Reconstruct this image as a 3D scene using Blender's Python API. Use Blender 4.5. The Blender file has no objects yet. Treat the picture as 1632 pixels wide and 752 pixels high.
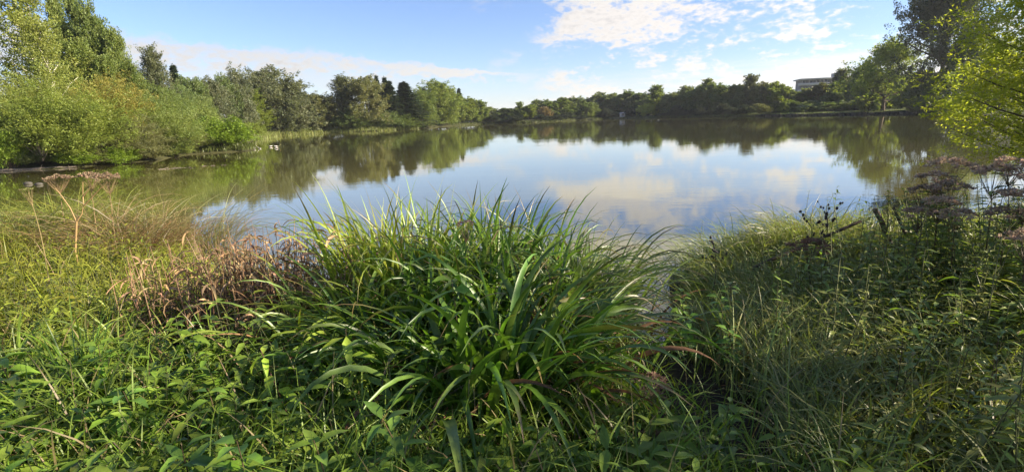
import bpy, math, zlib
import numpy as np
from math import radians, sin, cos, pi
from mathutils import Matrix

sc = bpy.context.scene
COL = sc.collection
RNG = np.random.default_rng(7)

# ------------------------------------------------------------------ camera
H_CAM = 2.2
FPX, PW, PH = 800.0, 1632.0, 752.0
PITCH, ROLL = radians(13.4), radians(-2.05)
MROT = Matrix.Rotation(pi / 2 - PITCH, 3, 'X') @ Matrix.Rotation(ROLL, 3, 'Z')
RM = np.array(MROT)
cam_d = bpy.data.cameras.new('camera')
cam = bpy.data.objects.new('camera', cam_d)
COL.objects.link(cam)
cam_d.sensor_width = 36.0
cam_d.lens = 36.0 * FPX / PW
cam_d.clip_start = 0.05
cam_d.clip_end = 6000
cam.matrix_world = Matrix.Translation((0, 0, H_CAM)) @ MROT.to_4x4()
sc.camera = cam


def at(px, py, Y):
    """world point seen at photo pixel px,py at depth Y metres along the view"""
    d = RM @ np.array([(px - PW / 2) / FPX, -(py - PH / 2) / FPX, -1.0])
    d = d / d[1]
    return np.array([0, 0, H_CAM]) + d * Y


# ------------------------------------------------------------------ geometry collector
def unit(v):
    return v / np.maximum(np.linalg.norm(v, axis=-1, keepdims=True), 1e-9)


class Geo:
    def __init__(self):
        self.v, self.f, self.c, self.n = [], {3: [], 4: []}, [], 0

    def add(self, v, quads=None, tris=None, col=(1, 1, 1)):
        v = np.asarray(v, dtype=np.float64).reshape(-1, 3)
        col = np.asarray(col, dtype=np.float64)
        if col.ndim == 1:
            col = np.tile(col, (len(v), 1))
        self.v.append(v)
        self.c.append(col)
        if quads is not None and len(quads):
            self.f[4].append(np.asarray(quads).reshape(-1, 4) + self.n)
        if tris is not None and len(tris):
            self.f[3].append(np.asarray(tris).reshape(-1, 3) + self.n)
        self.n += len(v)

    def mesh(self, name, mat, smooth=False):
        v = np.concatenate(self.v) if self.v else np.zeros((0, 3))
        c = np.concatenate(self.c) if self.c else np.zeros((0, 3))
        me = bpy.data.meshes.new(name)
        me.vertices.add(len(v))
        me.vertices.foreach_set('co', v.astype(np.float32).ravel())
        idx, starts, p = [], [], 0
        for k in (4, 3):
            if self.f[k]:
                a = np.concatenate(self.f[k])
                idx.append(a.ravel())
                starts.append(p + np.arange(len(a)) * k)
                p += a.size
        idx = np.concatenate(idx)
        starts = np.concatenate(starts)
        me.loops.add(len(idx))
        me.loops.foreach_set('vertex_index', idx.astype(np.int32))
        me.polygons.add(len(starts))
        me.polygons.foreach_set('loop_start', starts.astype(np.int32))
        at_ = me.attributes.new('col', 'FLOAT_COLOR', 'POINT')
        at_.data.foreach_set('color', np.concatenate([c, np.ones((len(c), 1))], 1).astype(np.float32).ravel())
        me.update(calc_edges=True)
        if smooth:
            me.polygons.foreach_set('use_smooth', np.ones(len(starts), dtype=bool))
        me.materials.append(mat)
        return me


def link(name, me, parent=None, loc=None, rz=0.0, scale=None):
    o = bpy.data.objects.new(name, me)
    COL.objects.link(o)
    if parent:
        o.parent = parent
    if loc is not None:
        o.location = tuple(float(q) for q in loc)
    o.rotation_euler = (0, 0, rz)
    if scale is not None:
        o.scale = scale
    return o


def tag(o, label=None, cat=None, group=None, kind=None):
    if label: o['label'] = label
    if cat: o['category'] = cat
    if group: o['group'] = group
    if kind: o['kind'] = kind
    return o


def empty(name, loc, rz=0.0, scale=None):
    return link(name, None, None, loc, rz, scale)


# ---- vectorised shapes
def tubes(g, pts, rad, col, sides=5):
    """pts (N,K,3), rad (N,K)"""
    pts = np.asarray(pts, float)
    if pts.ndim == 2: pts = pts[None]
    N, K, _ = pts.shape
    rad = np.broadcast_to(np.asarray(rad, float), (N, K))
    t = unit(np.gradient(pts, axis=1))
    ref = np.where(np.abs(t[..., 2:3]) > .9, np.array([1., 0, 0]), np.array([0, 0, 1.]))
    a = unit(np.cross(t, ref)); b = np.cross(t, a)
    ang = np.arange(sides) * 2 * pi / sides
    ring = pts[:, :, None] + rad[:, :, None, None] * (a[:, :, None] * np.cos(ang)[None, None, :, None] + b[:, :, None] * np.sin(ang)[None, None, :, None])
    i = np.arange(N)[:, None, None] * K * sides + np.arange(K - 1)[None, :, None] * sides
    s = np.arange(sides)[None, None]; s2 = (s + 1) % sides
    q = np.stack([i + s, i + s2, i + sides + s2, i + sides + s], -1)
    c = np.asarray(col, float)
    if c.ndim == 2: c = np.repeat(c, K * sides, 0)
    g.add(ring, q, None, c)


def blades(g, base, az, L, W, th0, th1, p=1.4, segs=7, col=None, tip=None, fold=0.0, twist=0.0, roll=None):
    """strap leaves: base (N,3), bending from th0 to th1 (radians from vertical)"""
    N = len(base)
    L, W, th0, th1, az = [np.broadcast_to(np.asarray(q, float), (N,)) for q in (L, W, th0, th1, az)]
    s = np.linspace(0, 1, segs + 1)
    th = th0[:, None] + (th1 - th0)[:, None] * s[None] ** np.broadcast_to(np.asarray(p, float), (N,))[:, None]
    h = np.stack([np.sin(az), np.cos(az), 0 * az], -1)
    ds = L[:, None] / segs
    t = np.sin(th)[..., None] * h[:, None] + np.cos(th)[..., None] * np.array([0, 0, 1.])
    mid = (t[:, 1:] + t[:, :-1]) / 2 * ds[..., None]
    pos = base[:, None] + np.concatenate([np.zeros((N, 1, 3)), np.cumsum(mid, 1)], 1)
    side = np.stack([np.cos(az), -np.sin(az), 0 * az], -1)[:, None] * np.ones_like(t)
    nrm = np.cross(side, t)
    tw = np.broadcast_to(np.asarray(twist, float), (N,))[:, None] * s[None]
    if roll is not None: tw = tw + np.asarray(roll)[:, None]
    sd = side * np.cos(tw)[..., None] + nrm * np.sin(tw)[..., None]
    nn = np.cross(sd, t)
    w = W[:, None] * np.minimum(1, .55 + 1.5 * s)[None] * np.maximum(1 - s[None] ** 2.6, 0.03) * .5
    if col is None: col = np.ones((N, 3))
    cc = np.asarray(col, float)[:, None] * np.ones((1, segs + 1, 1))
    if tip is not None:  # (N,4): rgb + amount
        k = np.clip((s[None] - (1 - tip[:, 3:4])) / np.maximum(tip[:, 3:4], 1e-3), 0, 1)
        k = np.sqrt(k)[..., None]
        cc = cc * (1 - k) + tip[:, None, :3] * k
    if fold:
        rows = np.stack([pos - sd * w[..., None], pos - nn * (fold * w)[..., None], pos + sd * w[..., None]], 2); m = 3
    else:
        rows = np.stack([pos - sd * w[..., None], pos + sd * w[..., None]], 2); m = 2
    i = np.arange(N)[:, None, None] * (segs + 1) * m + np.arange(segs)[None, :, None] * m + np.arange(m - 1)[None, None]
    q = np.stack([i, i + 1, i + m + 1, i + m], -1)
    g.add(rows, q, None, np.repeat(cc.reshape(-1, 3), m, 0))
    return pos, t


def leaf4(g, P, D, Nn, L, W, col):
    """small folded diamond leaves"""
    N = len(P)
    L = np.broadcast_to(L, (N,))[:, None]; W = np.broadcast_to(W, (N,))[:, None]
    S = np.cross(D, Nn)
    v = np.stack([P, P + D * L * .45 + S * W * .5 + Nn * W * .15, P + D * L, P + D * L * .45 - S * W * .5 + Nn * W * .15], 1)
    i = np.arange(N)[:, None] * 4
    q = np.concatenate([i, i + 1, i + 2, i + 3], 1)
    g.add(v, q, None, np.repeat(col, 4, 0))


def leaf8(g, P, D, Nn, L, W, col, droop=.3, fold=.25):
    """ovate leaves with midrib fold and droop"""
    N = len(P)
    L = np.broadcast_to(L, (N,))[:, None, None]; W = np.broadcast_to(W, (N,))[:, None, None]
    dr = np.broadcast_to(np.asarray(droop, float), (N,))[:, None, None]
    S = np.cross(D, Nn)
    s = np.array([0, .32, .66, 1.0])[None, :, None]
    mid = P[:, None] + D[:, None] * L * s - Nn[:, None] * dr * L * s ** 2
    ws = np.array([1.0, .78])[None, :, None]
    m2 = mid[:, 1:3]
    l = m2 - S[:, None] * W * .5 * ws + Nn[:, None] * W * fold * ws
    r = m2 + S[:, None] * W * .5 * ws + Nn[:, None] * W * fold * ws
    v = np.concatenate([mid, l, r], 1)  # 0..3 mid, 4,5 left, 6,7 right
    i = np.arange(N)[:, None] * 8
    tr = np.stack([np.concatenate([i + a for a in f], 1) for f in ((0, 1, 4), (5, 2, 3), (0, 6, 1), (2, 7, 3))], 1)
    qd = np.stack([np.concatenate([i + a for a in f], 1) for f in ((1, 2, 5, 4), (1, 6, 7, 2))], 1)
    g.add(v, qd, tr, np.repeat(col, 8, 0))


def box(g, lo, hi, col=(1, 1, 1)):
    x0, y0, z0 = lo; x1, y1, z1 = hi
    v = [(x0, y0, z0), (x1, y0, z0), (x1, y1, z0), (x0, y1, z0), (x0, y0, z1), (x1, y0, z1), (x1, y1, z1), (x0, y1, z1)]
    g.add(v, [(0, 3, 2, 1), (4, 5, 6, 7), (0, 1, 5, 4), (1, 2, 6, 5), (2, 3, 7, 6), (3, 0, 4, 7)], None, col)


def blob(g, c, r, col, n=10, m=7, rng=None, rough=0.0):
    th = np.linspace(0, pi, m); ph = np.arange(n) * 2 * pi / n
    u = np.stack([np.sin(th)[:, None] * np.cos(ph), np.sin(th)[:, None] * np.sin(ph), np.cos(th)[:, None] * np.ones(n)], -1)
    k = 1 + (rng.uniform(-rough, rough, (m, n, 1)) if rng is not None else 0)
    i = np.arange(m - 1)[:, None] * n; s = np.arange(n)[None]
    q = np.stack([i + s, i + n + s, i + n + (s + 1) % n, i + (s + 1) % n], -1)
    g.add(np.asarray(c) + u * k * np.asarray(r), q, None, col)


def rdir(rng, n):
    return unit(rng.normal(size=(n, 3)))


def jitter(rng, base, n, v=.2, h=.08):
    """natural leaf to leaf colour variation"""
    base = np.asarray(base, float)
    k = rng.uniform(1 - v, 1 + v, (n, 1))
    return np.clip(base * k * (1 + rng.uniform(-h, h, (n, 3))), 0, 1)


# ------------------------------------------------------------------ materials
def mat(name):
    m = bpy.data.materials.new(name); m.use_nodes = True
    nt = m.node_tree; nt.nodes.clear()
    return m, nt, nt.nodes.new('ShaderNodeOutputMaterial')


def N(nt, typ, **kw):
    n = nt.nodes.new(typ)
    for k, v in kw.items(): setattr(n, k, v)
    return n


def leaf_material(name, rough, spec, trans, tint=(1.25, 1.3, .55), mottle=0.0):
    m, nt, out = mat(name)
    a = N(nt, 'ShaderNodeAttribute', attribute_name='col')
    oi = N(nt, 'ShaderNodeObjectInfo')
    mx = N(nt, 'ShaderNodeMix', data_type='RGBA', blend_type='MULTIPLY'); mx.inputs[0].default_value = 1
    nt.links.new(a.outputs['Color'], mx.inputs[6]); nt.links.new(oi.outputs['Color'], mx.inputs[7])
    c = mx.outputs[2]
    if mottle:
        no = N(nt, 'ShaderNodeTexNoise'); no.inputs['Scale'].default_value = 60; no.inputs['Detail'].default_value = 3
        tc = N(nt, 'ShaderNodeTexCoord'); nt.links.new(tc.outputs['Object'], no.inputs['Vector'])
        r = N(nt, 'ShaderNodeMapRange'); r.inputs[1].default_value = .3; r.inputs[2].default_value = .7
        r.inputs[3].default_value = 1 - mottle; r.inputs[4].default_value = 1 + mottle
        nt.links.new(no.outputs[0], r.inputs[0])
        m3 = N(nt, 'ShaderNodeMix', data_type='RGBA', blend_type='MULTIPLY'); m3.inputs[0].default_value = 1
        nt.links.new(c, m3.inputs[6]); nt.links.new(r.outputs[0], m3.inputs[7]); c = m3.outputs[2]
    b = N(nt, 'ShaderNodeBsdfPrincipled')
    b.inputs['Roughness'].default_value = rough; b.inputs['Specular IOR Level'].default_value = spec
    nt.links.new(c, b.inputs['Base Color'])
    t = N(nt, 'ShaderNodeBsdfTranslucent')
    m2 = N(nt, 'ShaderNodeMix', data_type='RGBA', blend_type='MULTIPLY'); m2.inputs[0].default_value = 1
    nt.links.new(c, m2.inputs[6]); m2.inputs[7].default_value = (*tint, 1)
    nt.links.new(m2.outputs[2], t.inputs['Color'])
    ms = N(nt, 'ShaderNodeMixShader'); ms.inputs[0].default_value = trans
    nt.links.new(b.outputs[0], ms.inputs[1]); nt.links.new(t.outputs[0], ms.inputs[2])
    nt.links.new(ms.outputs[0], out.inputs[0])
    return m


def solid(name, col, rough=.8, spec=.3, noise=0, scale=6.0, bump=0, metal=0):
    m, nt, out = mat(name)
    b = N(nt, 'ShaderNodeBsdfPrincipled')
    b.inputs['Roughness'].default_value = rough; b.inputs['Specular IOR Level'].default_value = spec
    b.inputs['Metallic'].default_value = metal
    a = N(nt, 'ShaderNodeAttribute', attribute_name='col')
    mx = N(nt, 'ShaderNodeMix', data_type='RGBA', blend_type='MULTIPLY'); mx.inputs[0].default_value = 1
    nt.links.new(a.outputs['Color'], mx.inputs[6]); mx.inputs[7].default_value = (*col, 1)
    c = mx.outputs[2]
    if noise:
        tc = N(nt, 'ShaderNodeTexCoord')
        no = N(nt, 'ShaderNodeTexNoise'); no.inputs['Scale'].default_value = scale; no.inputs['Detail'].default_value = 6
        nt.links.new(tc.outputs['Object'], no.inputs['Vector'])
        r = N(nt, 'ShaderNodeMapRange'); r.inputs[1].default_value = .25; r.inputs[2].default_value = .75
        r.inputs[3].default_value = 1 - noise; r.inputs[4].default_value = 1 + noise
        nt.links.new(no.outputs[0], r.inputs[0])
        m3 = N(nt, 'ShaderNodeMix', data_type='RGBA', blend_type='MULTIPLY'); m3.inputs[0].default_value = 1
        nt.links.new(c, m3.inputs[6]); nt.links.new(r.outputs[0], m3.inputs[7]); c = m3.outputs[2]
        if bump:
            bu = N(nt, 'ShaderNodeBump'); bu.inputs['Strength'].default_value = bump
            nt.links.new(no.outputs[0], bu.inputs['Height']); nt.links.new(bu.outputs[0], b.inputs['Normal'])
    nt.links.new(c, b.inputs['Base Color'])
    nt.links.new(b.outputs[0], out.inputs[0])
    return m


M_LEAF = leaf_material('tree_leaf', .5, .35, .38)
M_WILLOW = leaf_material('willow_leaf', .5, .3, .58, (1.3, 1.3, .5))
M_HERB = leaf_material('herb_leaf', .45, .45, .38, (1.1, 1.35, .5), .12)
M_BLADE = leaf_material('strap_leaf', .40, .6, .36, (1.15, 1.35, .45), .14)
M_GRASS = leaf_material('grass_blade', .45, .4, .38, (1.15, 1.3, .5))
M_DEAD = leaf_material('dead_leaf', .7, .2, .25, (1.2, 1.0, .7), .2)
M_STEM = leaf_material('plant_stem', .55, .3, .05, (1, 1, .8), .15)
M_FLOWER = leaf_material('faded_flower', .85, .1, .3, (1.05, 1, .95))
M_BARK = solid('bark', (.10, .08, .06), .9, .2, .5, 8, .5)
M_BIRCH = solid('birch_bark', (.62, .58, .5), .8, .2, .45, 5, .2)
M_WOOD = solid('weathered_wood', (.19, .155, .12), .85, .2, .4, 14, .5)
M_STONE = solid('grey_stone', (.06, .055, .045), .85, .25, .35, 9, .5)
M_EDGE = solid('dark_edging', (.03, .026, .02), .9, .2, .5, 3, .5)
M_WHITE = solid('pale_render', (.62, .60, .56), .8, .3, .08, .6)
M_GREYC = solid('concrete', (.36, .35, .34), .85, .3, .12, .5)
M_PALE = solid('grey_render', (.40, .39, .37), .85, .3, .15, .4)
M_DARKC = solid('shaded_concrete', (.15, .15, .15), .85, .3, .12, .5)  # darker copy of the concrete, shade behind the balconies put into its colour
M_GLASS = solid('window_glass', (.05, .06, .07), .12, .6)
M_FEATHER = solid('feather', (1, 1, 1), .8, .2)


def ground_material():
    m, nt, out = mat('bank_soil_and_turf')
    tc = N(nt, 'ShaderNodeTexCoord')
    n1 = N(nt, 'ShaderNodeTexNoise'); n1.inputs['Scale'].default_value = .5; n1.inputs['Detail'].default_value = 8
    n2 = N(nt, 'ShaderNodeTexNoise'); n2.inputs['Scale'].default_value = 14; n2.inputs['Detail'].default_value = 6
    nt.links.new(tc.outputs['Object'], n1.inputs['Vector']); nt.links.new(tc.outputs['Object'], n2.inputs['Vector'])
    a = N(nt, 'ShaderNodeAttribute', attribute_name='col')
    r = N(nt, 'ShaderNodeMapRange'); r.inputs[1].default_value = .3; r.inputs[2].default_value = .7; r.inputs[3].default_value = .6; r.inputs[4].default_value = 1.4
    nt.links.new(n1.outputs[0], r.inputs[0])
    r2 = N(nt, 'ShaderNodeMapRange'); r2.inputs[1].default_value = .3; r2.inputs[2].default_value = .7; r2.inputs[3].default_value = .65; r2.inputs[4].default_value = 1.35
    nt.links.new(n2.outputs[0], r2.inputs[0])
    mm = N(nt, 'ShaderNodeMath', operation='MULTIPLY'); nt.links.new(r.outputs[0], mm.inputs[0]); nt.links.new(r2.outputs[0], mm.inputs[1])
    mx = N(nt, 'ShaderNodeMix', data_type='RGBA', blend_type='MULTIPLY'); mx.inputs[0].default_value = 1
    nt.links.new(a.outputs['Color'], mx.inputs[6]); nt.links.new(mm.outputs[0], mx.inputs[7])
    b = N(nt, 'ShaderNodeBsdfPrincipled'); b.inputs['Roughness'].default_value = .95; b.inputs['Specular IOR Level'].default_value = .15
    bu = N(nt, 'ShaderNodeBump'); bu.inputs['Strength'].default_value = .6; bu.inputs['Distance'].default_value = .05
    nt.links.new(n2.outputs[0], bu.inputs['Height']); nt.links.new(bu.outputs[0], b.inputs['Normal'])
    nt.links.new(mx.outputs[2], b.inputs['Base Color']); nt.links.new(b.outputs[0], out.inputs[0])
    return m


def water_material():
    m, nt, out = mat('lake_water')
    tc = N(nt, 'ShaderNodeTexCoord')
    mp = N(nt, 'ShaderNodeMapping'); mp.inputs['Scale'].default_value = (.55, 2.3, 1)
    nt.links.new(tc.outputs['Object'], mp.inputs['Vector'])
    n1 = N(nt, 'ShaderNodeTexNoise'); n1.inputs['Scale'].default_value = 1.6; n1.inputs['Detail'].default_value = 3; n1.inputs['Roughness'].default_value = .55
    nt.links.new(mp.outputs[0], n1.inputs['Vector'])
    n3 = N(nt, 'ShaderNodeTexNoise'); n3.inputs['Scale'].default_value = .35; n3.inputs['Detail'].default_value = 2
    nt.links.new(mp.outputs[0], n3.inputs['Vector'])
    # calm and rippled patches
    n2 = N(nt, 'ShaderNodeTexNoise'); n2.inputs['Scale'].default_value = .045; n2.inputs['Detail'].default_value = 3
    nt.links.new(mp.outputs[0], n2.inputs['Vector'])
    r = N(nt, 'ShaderNodeMapRange'); r.inputs[1].default_value = .42; r.inputs[2].default_value = .64; r.inputs[3].default_value = .35; r.inputs[4].default_value = 1.3
    nt.links.new(n2.outputs[0], r.inputs[0])
    mu = N(nt, 'ShaderNodeMath', operation='MULTIPLY'); nt.links.new(n1.outputs[0], mu.inputs[0]); nt.links.new(r.outputs[0], mu.inputs[1])
    ad = N(nt, 'ShaderNodeMath', operation='MULTIPLY_ADD'); nt.links.new(n3.outputs[0], ad.inputs[0]); ad.inputs[1].default_value = 1.2
    nt.links.new(mu.outputs[0], ad.inputs[2])
    bu = N(nt, 'ShaderNodeBump'); bu.inputs['Strength'].default_value = 1.0; bu.inputs['Distance'].default_value = WAVE
    nt.links.new(ad.outputs[0], bu.inputs['Height'])
    fr = N(nt, 'ShaderNodeFresnel'); fr.inputs['IOR'].default_value = 1.45
    nt.links.new(bu.outputs[0], fr.inputs['Normal'])
    rr = N(nt, 'ShaderNodeMapRange'); rr.inputs[1].default_value = 0; rr.inputs[2].default_value = .75; rr.inputs[3].default_value = .06; rr.inputs[4].default_value = .93
    nt.links.new(fr.outputs[0], rr.inputs[0])
    d = N(nt, 'ShaderNodeBsdfDiffuse'); d.inputs['Color'].default_value = (.115, .105, .03, 1)
    gl = N(nt, 'ShaderNodeBsdfGlossy'); gl.inputs['Roughness'].default_value = .02; gl.inputs['Color'].default_value = (.97, .97, .95, 1)
    nt.links.new(bu.outputs[0], gl.inputs['Normal'])
    ms = N(nt, 'ShaderNodeMixShader'); nt.links.new(rr.outputs[0], ms.inputs[0])
    nt.links.new(d.outputs[0], ms.inputs[1]); nt.links.new(gl.outputs[0], ms.inputs[2])
    nt.links.new(ms.outputs[0], out.inputs[0])
    return m


WAVE = .0019

# ------------------------------------------------------------------ terrain
SHORE = np.array([
    (60, 62), (33, 36), (22, 24), (17.5, 17), (12.5, 11.2), (8.6, 8.6), (6.2, 7.7), (4.6, 7.4), (3.0, 7.2), (2.1, 6.5), (1.75, 5.2), (1.35, 4.3), (1.0, 4.6), (.7, 5.1), (-.6, 5.4),
    (-2.2, 5.4), (-3.6, 6.2), (-4.8, 7.6), (-6.4, 9.6), (-8.2, 10.9), (-11.5, 11.8), (-17, 13.5), (-30, 16), (-48, 22), (-50, 30), (-40, 31.5), (-31, 31.5), (-28, 31.6),
    (-26.6, 33.8), (-25.4, 36.5), (-27, 43), (-23.2, 45), (-23.4, 48), (-32, 55), (-39, 80), (-45, 100), (-40.5, 114), (-30, 116), (-22, 127), (-16.5, 150), (-8.1, 167),
    (6, 161), (19, 172), (34.5, 187), (49.6, 160), (60, 135), (66, 122), (72, 110), (77, 101), (79, 92), (72, 78)], float)


def sdf(P):
    """signed distance to the lake edge: + on land"""
    P = np.asarray(P, float)[:, :2]
    best = np.full(len(P), 1e9); inside = np.zeros(len(P), bool)
    A = SHORE; B = np.roll(SHORE, -1, 0)
    for a, b in zip(A, B):
        e = b - a; w = P - a
        t = np.clip((w @ e) / (e @ e), 0, 1)
        best = np.minimum(best, np.linalg.norm(w - t[:, None] * e, axis=1))
        c = ((a[1] > P[:, 1]) != (b[1] > P[:, 1]))
        xx = (b[0] - a[0]) * (P[:, 1] - a[1]) / (b[1] - a[1] + 1e-12) + a[0]
        inside ^= c & (P[:, 0] < xx)
    return np.where(inside, -best, best)


def wob(x, y):
    return .5 * np.sin(x * 1.7 + 1.3 * np.sin(y * 1.1)) + .5 * np.sin(y * 2.3 + 1.1 * np.sin(x * 1.9))


def ground(P):
    P = np.atleast_2d(np.asarray(P, float))
    d = sdf(P); x, y = P[:, 0], P[:, 1]
    dd = np.maximum(d, 0)
    land = .68 * (1 - np.exp(-dd / 1.6)) + .35 * (1 - np.exp(-np.maximum(dd - 3, 0) / 25)) * np.clip((np.hypot(x, y) - 12) / 15, 0, 1)
    land = land + .06 * wob(x, y) * np.clip(dd, 0, 1)
    water = np.maximum(d, -4) * .4
    return np.where(d > 0, land, water)


r = np.concatenate([[0], np.geomspace(.35, 2500, 230)])
th = np.linspace(-pi, pi, 401)[:-1]
RR, TT = np.meshgrid(r[1:], th, indexing='ij')
PX = np.stack([RR * np.sin(TT), RR * np.cos(TT), 0 * RR], -1).reshape(-1, 3)
PX[:, 2] = ground(PX)
dl = sdf(PX)
rad_ = np.hypot(PX[:, 0], PX[:, 1])
gcol = np.zeros((len(PX), 3))
soil = np.array([.030, .024, .015]); turf = np.array([.075, .095, .022]); litter = np.array([.05, .05, .02]); sand = np.array([.20, .17, .11])
k = np.clip((rad_ - 6) / 10, 0, 1)[:, None]
gcol = soil * (1 - k) + litter * k
k = (np.clip((PX[:, 0] - 56) / 4, 0, 1) * np.clip((rad_ - 55) / 15, 0, 1) * np.clip((dl - .9) / .5, 0, 1))[:, None]
gcol = gcol * (1 - k) + turf * k
g = Geo()
nr, nt_ = RR.shape
i = np.arange(nr - 1)[:, None] * nt_; s = np.arange(nt_)[None]
q = np.stack([i + s, i + nt_ + s, i + nt_ + (s + 1) % nt_, i + (s + 1) % nt_], -1)
g.add(PX, q[:, :, ::-1], None, gcol)
c0 = np.array([[0, 0, float(ground([[0, 0.01]])[0])]])
g.add(c0, None, None, gcol[:1])
ci = len(PX)
g.f[3].append(np.stack([np.full(nt_, ci), np.arange(nt_), (np.arange(nt_) + 1) % nt_], -1)[:, ::-1])
tag(link('ground', g.mesh('ground', ground_material(), True)), kind='structure')

g = Geo()
g.add([(-120, 2.5, 0), (160, 2.5, 0), (160, 230, 0), (-120, 230, 0)], [(0, 1, 2, 3)])
tag(link('lake_water', g.mesh('lake_water', water_material())), kind='structure')


# ------------------------------------------------------------------ trees
def sprays(g, rng, S, D, L, R, nper, ll, lw, base, updown=0., var=.22, cvar=None, hug=.35):
    """leafy shoots: start S, direction D, length L, radius R, nper leaves each"""
    n = len(S)
    idx = np.repeat(np.arange(n), nper)
    m = len(idx)
    t = rng.uniform(.0, 1, m) ** .75
    sd = rdir(rng, m)
    D_ = D[idx]
    off = sd * (R[idx] * (1 - .75 * t) * rng.uniform(.15, 1, m) ** .6)[:, None]
    P = S[idx] + D_ * (L[idx] * t)[:, None] + off
    P[:, 2] -= .10 * (L[idx] * t) * t * updown
    d = unit(D_ * hug + sd * .7 + rng.normal(0, .35, (m, 3)) + np.array([0, 0, -.35 * updown]))
    nn = unit(np.array([0, 0, 1.]) * .9 + sd * .5 + rng.normal(0, .45, (m, 3)))
    nn = unit(nn - d * (nn * d).sum(1, keepdims=True))
    k = rng.uniform(1 - var, 1 + var, (m, 1))
    sv = rng.uniform(.84, 1.16, (n, 1))[idx]
    hue = rng.uniform(-.12, .12, (n, 1))[idx]
    c = np.asarray(base) * k * sv * np.concatenate([1 + hue, 1 + 0 * hue, 1 - hue], 1)
    sz = rng.uniform(.5, 1.5, m)
    leaf4(g, P, d, nn, ll * sz, lw * sz, np.clip(c, 0, 1))


def limb_paths(P0, P1, rng, K=5, sag=.12):
    t = np.linspace(0, 1, K)[None, :, None]
    mid = (P0 + P1) / 2 + rng.normal(0, .06, P0.shape) * np.linalg.norm(P1 - P0, axis=1, keepdims=True)
    mid[:, 2] -= sag * np.linalg.norm((P1 - P0)[:, :2], axis=1)
    return (1 - t) ** 2 * P0[:, None] + 2 * t * (1 - t) * mid[:, None] + t ** 2 * P1[:, None]


def make_tree(kind, seed, H, W, ll, lw, nb=26, ns=9, nl=26, low=.18, dens=1.0, bark=None):
    """kind: round, tall (ascending), bushy (many stems from the ground), open (spreading, see-through)
    returns (crown mesh, trunk mesh, H, W)"""
    rng = np.random.default_rng(seed)
    gc, gt = Geo(), Geo()
    base = np.array([1., 1., 1.])
    t = np.linspace(0, 1, 8)
    bend = rng.normal(0, .02 * H, 2)
    axis = np.stack([bend[0] * np.sin(t * 3), bend[1] * np.sin(t * 2.5), t * H * .93], -1)
    r0 = H * (.016 if kind != 'open' else .022)
    if kind != 'bushy':
        tubes(gt, axis, np.maximum(r0 * (1 - t * .92), .01) * np.where(t == 0, 1.35, 1), (1, 1, 1), 7)
    # bough targets on an uneven envelope
    n = nb
    az = (np.arange(n) * 2.399963 + rng.uniform(-.4, .4, n))
    lob = rng.uniform(0, 2 * pi, 3)
    if kind == 'bushy':
        h = np.sqrt(rng.uniform(.0, 1, n)); h = .08 + .9 * h
        env = np.sqrt(np.maximum(1 - (h * .96) ** 2.2, .02)) * .98
    elif kind == 'tall':
        h = low + (1 - low) * (np.arange(n) + .5) / n + rng.uniform(-.03, .03, n)
        u = (h - low) / (1 - low)
        env = np.minimum(1, .4 + 2.4 * u) * np.maximum(1 - u, .02) ** .85 * 1.15
    elif kind == 'open':
        h = low + (1 - low) * np.sqrt(rng.uniform(0, 1, n))
        u = (h - low) / (1 - low)
        env = np.sin(pi * np.clip(u * .8 + .18, 0, 1)) ** .7
    else:
        h = low + (1 - low) * rng.uniform(0, 1, n) ** .85
        u = (h - low) / (1 - low)
        env = np.sqrt(np.maximum(1 - (2 * u - .85) ** 2 / 1.35, .05))
    fac = 1 + .16 * np.sin(az * 2 + lob[0]) + .12 * np.sin(az * 3 + lob[1]) + rng.uniform(-.14, .12, n)
    inner = np.where(rng.uniform(0, 1, n) < .22, rng.uniform(.15, .6, n), rng.uniform(.66, 1., n))
    rr = W / 2 * env * fac * inner
    if kind == 'bushy':
        h = h * (1 + .16 * np.sin(az * 2 + lob[1]) + .12 * np.sin(az * 5 + lob[2]) + rng.uniform(-.2, .16, n))
    T = np.stack([rr * np.cos(az), rr * np.sin(az), h * H], -1)
    if kind == 'bushy':
        st = np.stack([rr * .18 * np.cos(az), rr * .18 * np.sin(az), 0 * h], -1)
        pth = limb_paths(st, T, rng, 5, -.15)
        tubes(gt, pth, np.linspace(.006 * H, .0015 * H, 5)[None], (1, 1, 1), 5)
        fd = unit(T - st + np.array([0, 0, .25 * H]))
    else:
        asc = {'tall': .42, 'open': .30, 'round': .22}[kind]
        zt = np.clip(T[:, 2] - asc * rr - .06 * H, low * H * .6, H * .9)
        P0 = np.stack([np.interp(zt, axis[:, 2], axis[:, 0]), np.interp(zt, axis[:, 2], axis[:, 1]), zt], -1)
        pth = limb_paths(P0, T, rng, 5)
        tubes(gt, pth, np.linspace(1, .22, 5)[None] * (r0 * np.clip(.55 - .35 * h, .12, 1))[:, None], (1, 1, 1), 5)
        up = {'tall': 1.3, 'open': .35, 'round': .38}[kind]
        fd = unit(unit(T - P0) + np.array([0, 0, up]))
    # shoots round each bough end
    rb = {'round': .155, 'tall': .15, 'bushy': .14, 'open': .13}[kind] * W
    idx = np.repeat(np.arange(n), ns)
    m = len(idx)
    pos = rng.uniform(0, 1, m)
    sel = pth[idx, np.clip((2 + 3 * pos).astype(int), 0, 4)]
    S = sel + rdir(rng, m) * (rb * rng.uniform(.1, .9, m))[:, None]
    D = unit(fd[idx] * .9 + rdir(rng, m) * .75)
    L = rng.uniform(.6, 1.25, m) * rb * {'tall': 1.7, 'bushy': 1.5}.get(kind, 1.05)
    R = L * rng.uniform(.26, .42, m) * (.8 if kind == 'tall' else 1)
    S[:, 2] = np.maximum(S[:, 2], .03 * H)
    sprays(gc, rng, S, D, L, R, int(nl * dens), ll, lw, base, updown=.5 if kind == 'round' else .2)
    return gc, gt, H, W


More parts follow.
